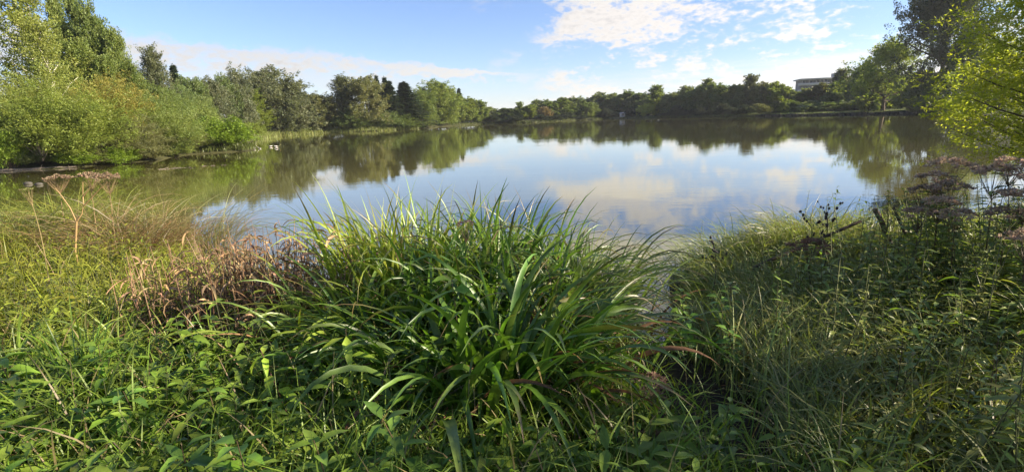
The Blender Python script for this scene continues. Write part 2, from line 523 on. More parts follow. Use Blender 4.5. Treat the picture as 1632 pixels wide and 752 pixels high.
def make_spruce(seed, H, W, nw=40, nb=11, nl=44, ll=.34, lw=.12):
    rng = np.random.default_rng(seed)
    gc, gt = Geo(), Geo()
    z = np.linspace(0, H, 8)
    tubes(gt, np.stack([0 * z, 0 * z, z], -1), np.maximum(.018 * H * (1 - z / H), .012), (1, 1, 1), 7)
    S, D, L = [], [], []
    for w in range(nw):
        u = (w + .5) / nw
        zz = H * (.05 + .93 * u ** .9)
        rad = W / 2 * (1 - u) ** 1.15 * rng.uniform(.9, 1.1) + .1
        nn = max(5, int(nb * (1 - .4 * u)))
        az = np.arange(nn) * 2 * pi / nn + rng.uniform(0, 6)
        for a in az:
            S.append((0, 0, zz + rng.uniform(-.03, .03) * H)); D.append((cos(a), sin(a), rng.uniform(-.5, .05) + .5 * u)); L.append(rad * rng.uniform(.7, 1.08))
    S, D, L = np.array(S), unit(np.array(D)), np.array(L)
    P = S[:, None] + D[:, None] * (L[:, None] * np.linspace(0, 1, 3))[..., None]
    tubes(gt, P, np.linspace(.004 * H, .001 * H, 3)[None], (1, 1, 1), 3)
    sprays(gc, rng, S, D, L, .12 * L + .08, nl, ll, lw, (1, 1, 1), updown=1.0, hug=1.2)
    # leader
    sprays(gc, rng, np.array([[0, 0, H * .93]]), np.array([[0, 0, 1.]]), np.array([H * .085]), np.array([.18]), 40, ll * .7, lw, (1, 1, 1), hug=.6)
    return gc, gt, H, W


PROTO = {}


def proto(name, tup, bark=M_BARK, leaf=None):
    gc, gt, H, W = tup
    v = np.concatenate(gc.v)
    zt = v[:, 2].max() if 'spruce' in name else np.percentile(v[:, 2], 99.6)
    ww = np.percentile(v[:, 0], 98.5) - np.percentile(v[:, 0], 1.5)
    PROTO[name] = (gc.mesh(name + '_crown', leaf or M_LEAF), gt.mesh(name + '_trunk', bark, True), zt, ww)


for k_ in range(4):
    proto('far_round%d' % k_, make_tree('round', 20 + k_, 7.5, 6, .34, .22, nb=44, ns=9, nl=46, low=.02))
for k_ in range(2):
    proto('far_tall%d' % k_, make_tree('tall', 30 + k_, 11, 6, .38, .24, nb=38, ns=9, nl=34, low=.06))
for k_ in range(2):
    proto('far_bush%d' % k_, make_tree('bushy', 36 + k_, 4, 6, .34, .22, nb=44, ns=9, nl=26))
for k_ in range(3):
    proto('mid_round%d' % k_, make_tree('round', 40 + k_, 11, 10, .28, .17, nb=56, ns=13, nl=46, low=.05))
for k_ in range(3):
    proto('poplar%d' % k_, make_tree('tall', 50 + k_, 14, 6.5, .20, .13, nb=52, ns=15, nl=46, low=.08))
for k_ in range(2):
    proto('birch%d' % k_, make_tree('tall', 55 + k_, 13, 6, .17, .10, nb=42, ns=13, nl=40, low=.14), M_BIRCH)
for k_ in range(3):
    proto('willow_bush%d' % k_, make_tree('bushy', 60 + k_, 6, 8, .16, .052, nb=100, ns=16, nl=62))
for k_ in range(2):
    proto('leafy_bush%d' % k_, make_tree('bushy', 66 + k_, 3, 5, .15, .09, nb=80, ns=13, nl=34))
for k_ in range(2):
    proto('spruce%d' % k_, make_spruce(70 + k_, 13, 5.4))
proto('spreading', make_tree('open', 91, 14, 14, .32, .20, nb=70, ns=10, nl=30, low=.12), M_BARK, M_WILLOW)
proto('tall_dark', make_tree('open', 83, 19, 13, .24, .15, nb=130, ns=15, nl=56, low=.15))
proto('near_willow', make_tree('round', 85, 8, 6, .105, .038, nb=170, ns=16, nl=52, low=.14), M_BARK, M_WILLOW)
proto('shade_alder', make_tree('round', 87, 10, 9, .18, .14, nb=54, ns=10, nl=14, low=.12))
proto('shade_young', make_tree('round', 88, 3, 3, .10, .075, nb=36, ns=8, nl=15, low=.1))

SEEDCOUNT = [0]


def plant_tree(name, pr, px, ytop, wpx, Y, col, label, cat='tree', group=None, base=None, rz=None, x=None, height=None, width=None):
    crown, trunk, H, W = PROTO[pr]
    if x is None:
        top = at(px, ytop, Y); loc = np.array([top[0], Y, 0])
    else:
        loc = np.array([x, Y, 0])
    if x is None:
        mg = (.2 if Y < 47 else 2.0) if 'shrub' in name else 3.5
        for _ in range(60):
            if Y < 20 or sdf([loc])[0] >= mg: break
            Y *= 1.008; top = at(px, ytop, Y); loc = np.array([top[0], Y, 0])
    gz = float(ground([loc])[0]) if base is None else base
    loc[2] = max(gz, -.2) - .05
    h = (top[2] - loc[2]) if height is None else height
    w = .93 * wpx * Y / FPX * cos(math.atan2(loc[0], Y)) if width is None else width
    SEEDCOUNT[0] += 1
    if rz is None: rz = (SEEDCOUNT[0] * 2.399) % (2 * pi)
    e = empty(name, loc, rz, (w / W, w / W, h / H))
    c = link('crown', crown, e); c.color = (*col, 1)
    link('trunk', trunk, e)
    return tag(e, label, cat, group)


# palette, linear base colours
YG = (.20, .245, .045); YL = (.235, .265, .06); GR = (.14, .185, .06); MG = (.15, .195, .05); OL = (.17, .175, .07)
GG = (.135, .15, .08); DK = (.18, .215, .085); SP = (.038, .058, .034); OR = (.27, .235, .05); BR = (.18, .26, .03); PK = (.21, .16, .08)  # DK is lightened: haze over the far woods mixed into its colour
LG = (.19, .235, .06); YB = (.33, .375, .06)

TREES = [
    # far left, tall trees behind the willows
    ('birch_tree', 'birch0', 12, -55, 135, 43, YL, 'pale yellow-green birch with a white trunk at the far left edge'),
    ('birch_tree', 'birch1', 55, 28, 85, 40, YL, 'yellow-leaved birch just right of the white-trunked one'),
    ('poplar_tree', 'poplar0', 78, -24, 50, 50, LG, 'tallest green poplar rising above the left willows'),
    ('poplar_tree', 'poplar1', 108, -14, 50, 52, MG, 'narrow-topped green poplar beside the tallest one'),
    ('poplar_tree', 'poplar2', 134, 4, 50, 50, MG, 'green poplar with a double top left of the stepped crowns'),
    ('poplar_tree', 'poplar0', 154, 30, 50, 51, MG, 'poplar one step lower than the double-topped one'),
    ('poplar_tree', 'poplar1', 178, 46, 50, 50, LG, 'feathery poplar at the right end of the tall left stand'),
    ('poplar_tree', 'poplar2', 204, 98, 50, 49, MG, 'short dark poplar below the end of the tall left stand'),
    ('poplar_tree', 'poplar1', 116, 64, 80, 47, LG, 'broad green poplar filling the middle of the tall left stand'),
    ('poplar_tree', 'poplar0', 164, 89, 50, 47, LG, 'lower poplar in front of the stepped crowns'),
    ('poplar_tree', 'poplar2', 238, 76, 52, 62, GG, 'slender grey-green poplar standing alone against the cloud'),
    ('spruce_tree', 'spruce0', 274, 100, 46, 76, SP, 'dark spruce beside the slender grey-green poplar'),
    ('broadleaf_tree', 'mid_round0', 297, 124, 71, 70, GR, 'dark green tree right of the lone spruce'),
    ('broadleaf_tree', 'mid_round1', 330, 126, 76, 78, GG, 'grey-green flat-topped tree left of the yellow one'),
    ('broadleaf_tree', 'mid_round2', 371, 111, 71, 82, GG, 'tall grey-green tree behind the yellow one'),
    ('broadleaf_tree', 'mid_round0', 255, 140, 69, 58, MG, 'mid-green tree under the slender grey-green poplar'),
    ('broadleaf_tree', 'poplar0', 394, 142, 58, 66, YG, 'yellow-green tree drooping over the end of the reed strip'),
    ('broadleaf_tree', 'mid_round1', 432, 110, 124, 100, GG, 'large dome-shaped grey-green tree behind the left reed strip'),
    ('broadleaf_tree', 'far_round1', 478, 150, 50, 112, GG, 'small tree between the large dome and the olive round tree'),
    ('broadleaf_tree', 'mid_round2', 512, 151, 85, 110, OL, 'olive-grey rounded tree in front of the left reed strip gap'),
    ('birch_tree', 'poplar1', 543, 122, 46, 118, GG, 'tall pointed tree with a dark left side before the olive dome'),
    ('broadleaf_tree', 'mid_round0', 578, 124, 84, 112, OL, 'big olive dome-shaped tree left of the two dark spruces'),
    ('spruce_tree', 'spruce1', 599, 119, 28, 130, SP, 'spruce tip peeping over the olive dome, left one of two'),
    ('spruce_tree', 'spruce0', 612, 121, 31, 128, SP, 'spruce tip peeping over the right shoulder of the olive dome'),
    ('spruce_tree', 'spruce1', 619, 128, 46, 124, SP, 'narrower of the two whole dark spruces'),
    ('spruce_tree', 'spruce0', 643, 129, 66, 120, SP, 'broad dark spruce standing left of the sunlit rounded tree'),
    ('broadleaf_tree', 'mid_round1', 690, 130, 85, 128, LG, 'sunlit rounded green tree at the tip of the left shore'),
    ('broadleaf_tree', 'mid_round2', 672, 146, 57, 133, MG, 'left shoulder tree leaning on the sunlit rounded one'),
    ('broadleaf_tree', 'far_round0', 708, 140, 40, 136, LG, 'sunlit tree hugging the right side of the rounded one'),
    ('spruce_tree', 'spruce1', 731, 140, 23, 165, SP, 'small dark conifer tip above the sunlit shore hedge'),
    ('broadleaf_tree', 'far_tall0', 729, 151, 35, 150, LG, 'first sunlit tree of the descending row on the left shore'),
    ('broadleaf_tree', 'far_round2', 748, 157, 35, 158, LG, 'second sunlit tree of the descending row'),
    ('broadleaf_tree', 'far_round3', 763, 161, 31, 164, LG, 'third and lowest sunlit tree of the descending row'),
    ('broadleaf_tree', 'mid_round1', 222, 122, 54, 58, MG, 'green tree filling the gap below the short dark poplar'),
    ('broadleaf_tree', 'mid_round2', 286, 137, 50, 66, GR, 'tree wedged between the lone spruce and the dark green tree'),
    ('broadleaf_tree', 'mid_round0', 314, 131, 50, 76, MG, 'mid-green tree left of the flat-topped grey one'),
    ('broadleaf_tree', 'mid_round1', 352, 121, 52, 84, GR, 'tree between the flat-topped and the tall grey-green ones'),
    ('broadleaf_tree', 'mid_round2', 405, 117, 54, 98, GG, 'grey-green tree behind the drooping yellow-green one'),
    ('broadleaf_tree', 'mid_round0', 458, 132, 56, 108, GG, 'right shoulder tree of the large grey-green dome'),
    ('broadleaf_tree', 'far_round3', 498, 153, 50, 120, GR, 'low tree behind the olive-grey rounded one'),
    # far shore
    ('broadleaf_tree', 'far_round0', 781, 172, 37, 182, DK, 'dark low tree where the left and far shores meet'),
    ('broadleaf_tree', 'far_round1', 806, 173, 37, 182, GR, 'low green tree at the lowest part of the far treeline'),
    ('broadleaf_tree', 'far_tall1', 828, 163, 21, 180, LG, 'thin pale tree sticking up from the low far treeline'),
    ('broadleaf_tree', 'far_round2', 844, 168, 26, 178, YG, 'small yellow-green tree before the twin domes'),
    ('broadleaf_tree', 'far_round3', 856, 160, 29, 188, DK, 'left one of the dark twin domes on the far shore'),
    ('broadleaf_tree', 'far_round0', 871, 160, 29, 188, GR, 'right one of the dark twin domes on the far shore'),
    ('broadleaf_tree', 'far_bush0', 866, 171, 26, 180, PK, 'pinkish-brown little tree in front of the dark twin domes'),
    ('broadleaf_tree', 'far_round1', 891, 157, 37, 186, MG, 'square-topped green tree right of the twin domes'),
    ('broadleaf_tree', 'far_round2', 912, 156, 37, 192, DK, 'dark tree between the square-topped one and the thin pair'),
    ('broadleaf_tree', 'far_round3', 928, 160, 29, 190, GR, 'green tree leaning over the thin pale pair'),
    ('birch_tree', 'far_tall0', 941, 164, 15, 188, LG, 'left one of two thin pale trees on the far waterline'),
    ('birch_tree', 'far_tall1', 950, 168, 15, 188, LG, 'right one of two thin pale trees on the far waterline'),
    ('broadleaf_tree', 'far_round0', 955, 149, 46, 205, DK, 'dark dome directly behind the thin pale pair'),
    ('broadleaf_tree', 'far_round1', 979, 150, 43, 202, DK, 'dark dome behind the small waterside shelter'),
    ('broadleaf_tree', 'far_round2', 1003, 146, 40, 196, GR, 'green round tree just right of the small waterside shelter'),
    ('broadleaf_tree', 'far_round3', 1022, 149, 35, 190, GR, 'tree behind the bright yellow-green bush'),
    ('broadleaf_tree', 'far_bush1', 1032, 165, 26, 176, YB, 'bright yellow-green bush glowing on the far shore'),
    ('birch_tree', 'far_tall0', 1046, 137, 35, 178, LG, 'tall pale tree standing out before the dark right-hand wood'),
    ('broadleaf_tree', 'far_round0', 1072, 149, 41, 172, DK, 'leftmost and lowest dark tree of the right-hand wood'),
    ('broadleaf_tree', 'far_tall1', 1094, 138, 37, 168, DK, 'second dark tree of the right-hand wood'),
    ('broadleaf_tree', 'far_round1', 1112, 138, 37, 164, GR, 'third dark tree of the right-hand wood, greener'),
    ('broadleaf_tree', 'far_tall0', 1130, 127, 35, 160, DK, 'tallest pointed dark tree of the right-hand wood'),
    ('broadleaf_tree', 'far_round2', 1149, 136, 40, 156, GR, 'rounded tree right of the tallest one in the dark wood'),
    ('broadleaf_tree', 'far_round3', 1171, 137, 37, 152, DK, 'dark tree left of the grey feathery one'),
    ('broadleaf_tree', 'far_tall1', 1198, 120, 43, 150, GG, 'grey feathery tree at the right end of the dark wood'),
    ('broadleaf_tree', 'far_round0', 1216, 133, 37, 146, OL, 'brownish-green tree before the yellow-green domed one'),
    ('broadleaf_tree', 'far_round1', 1238, 132, 43, 144, YG, 'yellow-green domed tree left of the tower block'),
    ('broadleaf_tree', 'far_tall1', 1250, 163, 17, 130, LG, 'slim pale sapling on the right lawn edge'),
    ('broadleaf_tree', 'far_round2', 1267, 162, 24, 133, GR, 'small round tree on a bare trunk on the right lawn'),
    ('broadleaf_tree', 'far_round3', 1284, 142, 37, 150, YG, 'yellow-green tree right below the tower block'),
    ('broadleaf_tree', 'far_round1', 1308, 134, 40, 146, OL, 'olive tree hiding the foot of the tower block'),
    ('broadleaf_tree', 'far_tall0', 1343, 111, 40, 140, GG, 'pointed grey-green tree right of the tower block'),
    ('broadleaf_tree', 'far_round0', 1334, 132, 43, 136, GR, 'round tree under the pointed grey-green one'),
    ('broadleaf_tree', 'far_tall1', 1368, 112, 40, 128, GR, 'dense tree between the pointed one and the spreading one'),
    ('broadleaf_tree', 'far_round2', 1384, 98, 37, 124, GG, 'tall dark-topped tree left of the spreading one'),
    ('spreading_tree', 'spreading', 1422, 61, 128, 104, (.24, .30, .07), 'big spreading tree with gaps of sky on the right lawn'),
    ('broadleaf_tree', 'far_round3', 1392, 118, 45, 108, LG, 'low bright tree at the left foot of the spreading one'),
    ('broadleaf_tree', 'far_round0', 1470, 118, 52, 100, LG, 'bright tree between the spreading one and the dark giant'),
    ('broadleaf_tree', 'far_round1', 1500, 112, 48, 92, GR, 'tree half hidden behind the dark giant'),
    ('tall_tree', 'tall_dark', 1532, -95, 128, 62, (.085, .105, .05), 'dark giant tree towering over the right shore'),
    ('broadleaf_tree', 'mid_round0', 1562, 60, 103, 70, GR, 'tree filling the gap between the dark giant and the willow'),
    ('broadleaf_tree', 'mid_round2', 1610, 70, 138, 60, DK, 'dark tree behind the near willow on the right'),
]
for a in TREES:
    plant_tree(*a)

# a second rank of trees filling the wood behind the far shore
RANK = [(793, 178), (817, 175), (836, 172), (850, 167), (882, 163), (902, 160), (920, 160), (936, 158), (966, 154), (991, 152), (1012, 152), (1034, 155), (1060, 152), (1084, 146), (1103, 143), (1121, 136), (1140, 136), (1160, 140), (1183, 136), (1210, 136), (1226, 138),
        (1256, 150), (1272, 148), (1296, 146), (1322, 136), (1356, 122), (1402, 112), (1446, 118), (1482, 112)]
RANK = sorted(RANK + [((a[0] + b[0]) / 2 + 2, (a[1] + b[1]) / 2 + 3 - 4 * (q % 2)) for q, (a, b) in enumerate(zip(RANK[:-1], RANK[1:]))])
for j, (px, yt) in enumerate(RANK):
    Yr = np.interp(px, [793, 950, 1060, 1210, 1300, 1482], [192, 208, 180, 158, 152, 112])
    plant_tree('broadleaf_tree', ('far_round%d' % (j % 4)) if j % 3 else 'far_tall%d' % (j % 2), px, yt, 31, Yr, (DK, GR, DK, GG)[j % 4],
               'mid-height tree in the second rank of the wood behind the far shore', 'tree', 'second rank of trees behind the far shore')

# left shore willows and bushes
BUSHES = [
    ('willow_shrub', 'willow_bush0', -8, 160, 150, 33.5, YG, 'yellow-green willow cut off by the left edge'),
    ('willow_shrub', 'willow_bush1', 98, 132, 215, 33.6, YG, 'big sunlit willow arching over the pale driftwood'),
    ('willow_shrub', 'willow_bush2', 36, 118, 150, 38, YL, 'yellow willow behind the one at the left edge'),
    ('willow_shrub', 'willow_bush0', 172, 126, 135, 38.5, OR, 'orange-tinged willow in the middle of the left thicket'),
    ('willow_shrub', 'willow_bush1', 128, 128, 120, 43, YG, 'willow just left of the orange-tinged one'),
    ('willow_shrub', 'willow_bush2', 232, 156, 140, 40, LG, 'pale olive willow right of the orange-tinged one'),
    ('willow_shrub', 'willow_bush0', 198, 186, 130, 36.2, OL, 'low olive willow leaning to the water below the orange one'),
    ('willow_shrub', 'willow_bush1', 268, 148, 110, 50, MG, 'green willow behind the pale olive one'),
    ('willow_shrub', 'willow_bush2', 262, 190, 100, 41.5, OL, 'brownish willow at the waterside left of the bright round bush'),
    ('willow_shrub', 'willow_bush0', 312, 158, 85, 53, LG, 'pale willow above the bright round bush'),
    ('leafy_shrub', 'leafy_bush0', 345, 190, 120, 46, BR, 'bright green round bush ending the left thicket at the water'),
    ('leafy_shrub', 'leafy_bush1', 318, 176, 70, 49, LG, 'grey-leaved bush half behind the bright round one'),
    ('leafy_shrub', 'leafy_bush0', 118, 234, 80, 32.3, BR, 'low bright bush at the right end of the pale driftwood'),
    ('leafy_shrub', 'leafy_bush1', 185, 234, 80, 34.6, BR, 'low bright bush at the water under the orange willow'),
    ('leafy_shrub', 'leafy_bush1', 2, 205, 90, 31.0, BR, 'bright waterside bush at the left edge'),
    ('leafy_shrub', 'leafy_bush1', 150, 240, 60, 33.3, OL, 'low olive bush between the two low bright ones'),
    ('leafy_shrub', 'leafy_bush0', 225, 228, 80, 36.3, OL, 'low olive bush at the water right of the low bright ones'),
    ('leafy_shrub', 'leafy_bush1', 270, 224, 70, 39.5, LG, 'low pale bush at the water before the bright round one'),
    ('leafy_shrub', 'leafy_bush0', 60, 232, 90, 32.8, DK, 'dark shaded bush behind the pale driftwood'),
    ('leafy_shrub', 'leafy_bush1', 392, 196, 50, 70, YG, 'yellowish bush behind the end of the bright round one'),
    ('leafy_shrub', 'leafy_bush0', 556, 176, 66, 112, GR, 'green bush between the olive round tree and the olive dome'),
    ('leafy_shrub', 'leafy_bush1', 636, 184, 66, 116, MG, 'low lit bush at the foot of the dark spruces'),
    ('leafy_shrub', 'leafy_bush0', 612, 178, 54, 117, GR, 'dark leafy bush under the olive dome'),
    ('leafy_shrub', 'leafy_bush1', 668, 184, 60, 129, LG, 'pale bush spilling to the water before the sunlit rounded tree'),
    ('leafy_shrub', 'far_bush0', 450, 184, 70, 108, DK, 'dark bush in the hollow under the large dome'),
    ('leafy_shrub', 'far_bush1', 490, 186, 60, 116, DK, 'dark bush beside the olive-grey rounded tree'),
    ('leafy_shrub', 'far_bush0', 1212, 166, 36, 128, OL, 'round grey-green shrub on the water left of the lawn'),
    ('leafy_shrub', 'far_bush1', 1320, 163, 76, 124, GR, 'long low hedge bush on the right lawn'),
    ('leafy_shrub', 'far_bush0', 1290, 161, 50, 136, DK, 'dark bush behind the small lawn tree'),
    ('leafy_shrub', 'far_bush1', 1366, 160, 50, 118, DK, 'dark bush in the shade left of the spreading tree'),
    ('leafy_shrub', 'far_bush1', 1462, 138, 54, 97, DK, 'dark blue-green bush right of the spreading tree'),
    ('leafy_shrub', 'far_bush0', 1490, 148, 54, 84, DK, 'dark bush at the left foot of the dark giant'),
    ('leafy_shrub', 'leafy_bush0', 1514, 166, 56, 68, MG, 'pale-topped low shrub under the dark giant'),
    ('leafy_shrub', 'leafy_bush1', 1556, 146, 84, 58, DK, 'shaded shrub right of the dark giant trunk'),
    ('willow_shrub', 'near_willow', 1880, -190, 640, 9.5, YB, 'near willow with bright feathery shoots at the right edge'),
]
for a in BUSHES:
    plant_tree(*a, cat='shrub')

# shrub row added along the far shore, tree-foot shade put into its colour
SHADE_SHRUBS = [(785, 182, 177), (803, 183, 178), (822, 180, 176), (842, 181, 175), (862, 181, 178), (882, 176, 179), (902, 175, 181), (922, 174, 186), (965, 172, 200), (985, 172, 198), (1008, 168, 186),
         (1062, 168, 166), (1080, 166, 164), (1098, 166, 160), (1116, 165, 157), (1134, 164, 154), (1152, 164, 151), (1170, 163, 148), (1188, 163, 145), (1232, 166, 142)]
for j, (px, yt, Y) in enumerate(SHADE_SHRUBS):
    plant_tree('shade_shrub', 'far_bush%d' % (j % 2), px, yt + (2, 9, 5, 12)[j % 4], 25, Y - 11, (.04, .052, .027),
               'low shrub coloured dark for the shade along the far waterline', 'shrub', 'shrubs coloured dark for shade along the far waterline')

# right bank trees shading the near bank; the unseen young one added for that
for nm, pr, x, y, h, w, lab, cat in [('alder_tree', 'shade_alder', 9.5, -1.6, 8.5, 7.2, 'alder on the right bank just outside the view', 'tree'),
                            ('alder_tree', 'shade_young', 7.0, 3.3, 3.0, 2.9, 'unseen young tree added to shade the hemp-agrimony row', 'tree')]:
    plant_tree(nm, pr, 0, 0, 0, y, GR, lab, cat, x=x, height=h, width=w)

# ------------------------------------------------------------------ reeds and bank edge (far)
def shore_points(rng, i0, i1, n, dmin, dmax):
    A = SHORE[i0:i1 + 1]
    seg = np.linalg.norm(np.diff(A, axis=0), axis=1); cum = np.concatenate([[0], np.cumsum(seg)])
    u = rng.uniform(0, cum[-1], n)
    k = np.clip(np.searchsorted(cum, u) - 1, 0, len(seg) - 1)
    t = ((u - cum[k]) / seg[k])[:, None]
    p = A[k] * (1 - t) + A[k + 1] * t
    e = unit(A[k + 1] - A[k]); nrm = np.stack([e[:, 1], -e[:, 0]], -1)
    test = sdf(p + nrm * .5)
    nrm = np.where(test[:, None] > 0, nrm, -nrm)
    return p + nrm * rng.uniform(dmin, dmax, n)[:, None]


def ix(x, y):
    return int(np.argmin(np.hypot(SHORE[:, 0] - x, SHORE[:, 1] - y)))


rng = np.random.default_rng(101)
g = Geo()
P = shore_points(rng, ix(-39, 80), ix(-22, 127), 7000, -.6, 2.6)
b = np.concatenate([P, np.maximum(ground(P), -.1)[:, None]], 1)
blades(g, b, rng.uniform(0, 2 * pi, len(b)), rng.uniform(.5, 1.05, len(b)), .07, rng.uniform(0, .25, len(b)), rng.uniform(.4, 1.3, len(b)), segs=3,
       col=jitter(rng, (.18, .20, .06), len(b), .3))
tag(link('reed_strip', g.mesh('reed_strip', M_GRASS)), 'pale green strip of reeds along the left shore', 'reeds', kind='stuff')
g = Geo()
P = shore_points(rng, ix(-16.5, 150), ix(72, 78), 6000, -.2, 1.6)
P2 = shore_points(rng, ix(-27, 43), ix(-32, 55), 1500, .2, 1.2)
P = np.concatenate([P, P2])
b = np.concatenate([P, np.maximum(ground(P), -.1)[:, None]], 1)
blades(g, b, rng.uniform(0, 2 * pi, len(b)), rng.uniform(.25, .7, len(b)), .06, rng.uniform(0, .4, len(b)), rng.uniform(.6, 1.6, len(b)), segs=3,
       col=jitter(rng, (.10, .12, .035), len(b), .35))
tag(link('waterside_grass', g.mesh('waterside_grass', M_GRASS)), 'rough grass fringing the far waterlines', 'grass', kind='stuff')

# edging wall of the right lawn, undercut shade put into its dark colour
g = Geo()
i0, i1 = ix(66, 122), ix(77, 101)
A = SHORE[i0:i1 + 1]
A = np.concatenate([[(62.5, 129.5)], A, [(77.8, 97.5)]])
rng = np.random.default_rng(103)
for a, b_ in zip(A[:-1], A[1:]):
    n = max(2, int(np.linalg.norm(b_ - a) / 1.3))
    e = (b_ - a) / n; u = e / np.linalg.norm(e); nn = np.array([-u[1], u[0]])
    for k in range(n):
        p = a + e * k + nn * rng.uniform(-.08, .08)
        hgt = rng.uniform(.3, .5)
        q_ = p + e * .97
        v = []
        for z in (-.5, hgt):
            for pp, s_ in ((p, -.22), (q_, -.22), (q_, .22), (p, .22)):
                v.append((pp[0] + nn[0] * s_, pp[1] + nn[1] * s_, z))
        c = rng.uniform(.6, 1.5)
        g.add(v, [(0, 3, 2, 1), (4, 5, 6, 7), (0, 1, 5, 4), (1, 2, 6, 5), (2, 3, 7, 6), (3, 0, 4, 7)], None, (c, c, c))
tag(link('bank_edging', g.mesh('bank_edging', M_EDGE)), 'low edging wall by the right lawn, coloured dark for its shaded undercut', 'retaining wall')

# ------------------------------------------------------------------ tower block
Yb = 270.0
pl = at(1279, 127, Yb); pr_ = at(1343, 123, Yb)
bw = 27.0
e = empty('apartment_block', (pl[0], Yb, 0.6), radians(-16))
tag(e, 'pale apartment block with banded storeys behind the right-hand trees', 'building')
top = pl[2] - .6
st = 3.15
ns_ = int(top // st)
z0 = top - ns_ * st
bd = 13.0
g = Geo(); box(g, (0, 1.0, -1), (bw, bd, top - .25)); link('wall', g.mesh('block_wall', M_DARKC), e)
gp = Geo(); box(gp, (-.9, -.35, 0), (bw + .3, -.1, 1.25)); box(gp, (-.9, -.1, 0), (bw + .3, 1.0, .22)); box(gp, (-.9, -.1, .22), (-.7, 4.0, 1.25)); box(gp, (-.7, 1.0, 0), (-.003, 4.0, .22))
mp_ = gp.mesh('balcony', M_PALE)
gw = Geo(); box(gw, (0, 0, 0), (2.9, .05, 1.55)); mw = gw.mesh('window', M_GLASS)
gf = Geo()
for (a, b2) in (((-.07, -.03, -.07), (2.97, .06, 0)), ((-.07, -.03, 1.55), (2.97, .06, 1.62)), ((-.07, -.03, 0), (0, .06, 1.55)), ((2.9, -.03, 0), (2.97, .06, 1.55)), ((1.42, -.03, 0), (1.48, -.002, 1.55))):
    box(gf, a, b2)
mf = gf.mesh('window_frame', M_WHITE)
for f in range(ns_):
    link('balcony', mp_, e, (0, 0, z0 + f * st))
    if f >= ns_ - 4:
        for k in range(8):
            w_ = link('window', mw, e, (.35 + k * 3.35, .94, z0 + f * st + 1.15))
            link('frame', mf, w_)
g = Geo(); box(g, (-1.3, -.9, top - .247), (bw + .8, bd + .5, top + .2)); box(g, (-1.1, -.7, top + .2), (bw + .6, bd + .3, top + .38)); link('roof', g.mesh('block_roof', M_PALE), e)
g = Geo(); box(g, (15.2, 3, top + .38), (19.2, 8, top + 2.3)); box(g, (15.0, 2.8, top + 2.3), (19.4, 8.2, top + 2.5)); box(g, (16.4, 4.0, top + 2.5), (17.0, 4.6, top + 3.4)); link('roof_housing', g.mesh('roof_housing', M_GREYC), e)

# small shelter on the far waterline
p = at(992, 183, 183)
e = tag(empty('shelter', (p[0], 183, -.02), .25, (.75, .75, .75)), 'tiny pale shelter on a low landing by the far water', 'shelter')
g = Geo(); box(g, (-3.6, -1.2, -.4), (3.6, 1.6, .32)); link('landing', g.mesh('shelter_landing', M_WOOD), e)
g = Geo(); box(g, (-1.0, -.7, .32), (-.85, .9, 2.3)); box(g, (.85, -.7, .32), (1.0, .9, 2.3)); box(g, (-.85, .75, .32), (.85, .9, 2.3)); box(g, (-.85, -.7, .32), (.85, -.6, 1.15)); link('wall', g.mesh('shelter_wall', M_WHITE), e)
g = Geo(); g.add([(-1.3, -1.0, 2.303), (1.3, -1.0, 2.303), (1.3, 1.2, 2.303), (-1.3, 1.2, 2.303), (-1.3, .1, 2.85), (1.3, .1, 2.85)], [(3, 2, 1, 0), (0, 1, 5, 4), (2, 3, 4, 5)], [(0, 4, 3), (1, 2, 5)]); link('roof', g.mesh('shelter_roof', M_GREYC), e)

# ------------------------------------------------------------------ driftwood, dead branches, stones
def log_mesh(rng, L, r_, bend, side=3):
    g = Geo(); t = np.linspace(0, 1, 9)
    pts = np.stack([(t - .5) * L, bend * np.sin(t * 3.1) + rng.normal(0, .02 * L * .3, 9), rng.normal(0, .02, 9)], -1)
    tubes(g, pts, r_ * (1 - .55 * t) * (1 + rng.uniform(-.1, .1, 9)), (1, 1, 1), 8)
    for k in range(side):
        j = rng.integers(2, 8); a = rng.uniform(-.6, .6)
        q = pts[j] + np.array([rng.uniform(.3, .7), a, rng.uniform(.1, .45)])[None] * np.linspace(0, 1, 4)[:, None] * L * .14
        tubes(g, q, np.linspace(r_ * .35, .01, 4), (1, 1, 1), 5)
    return g


rng = np.random.default_rng(111)
for px, py, Y, L, r_, rz, lab in [(62, 269, 31.6, 4.2, .10, .16, 'long pale driftwood log under the big left willow'),
                                  (292, 266, 28.6, 1.5, .022, -.1, 'thin dark branch floating off the left thicket'),
                                  (268, 267, 28.3, 1.0, .018, .2, 'short dark twig floating left of the thin branch'),
                                  (345, 264, 29.5, 1.6, .016, .1, 'faint thin branch floating right of the thin dark one')]:
    p = at(px, py, Y)
    tag(link('driftwood', log_mesh(rng, L, r_, .12).mesh('driftwood', M_WOOD, True), None, (p[0], Y, .05 if r_ > .05 else .0), rz), lab, 'driftwood')
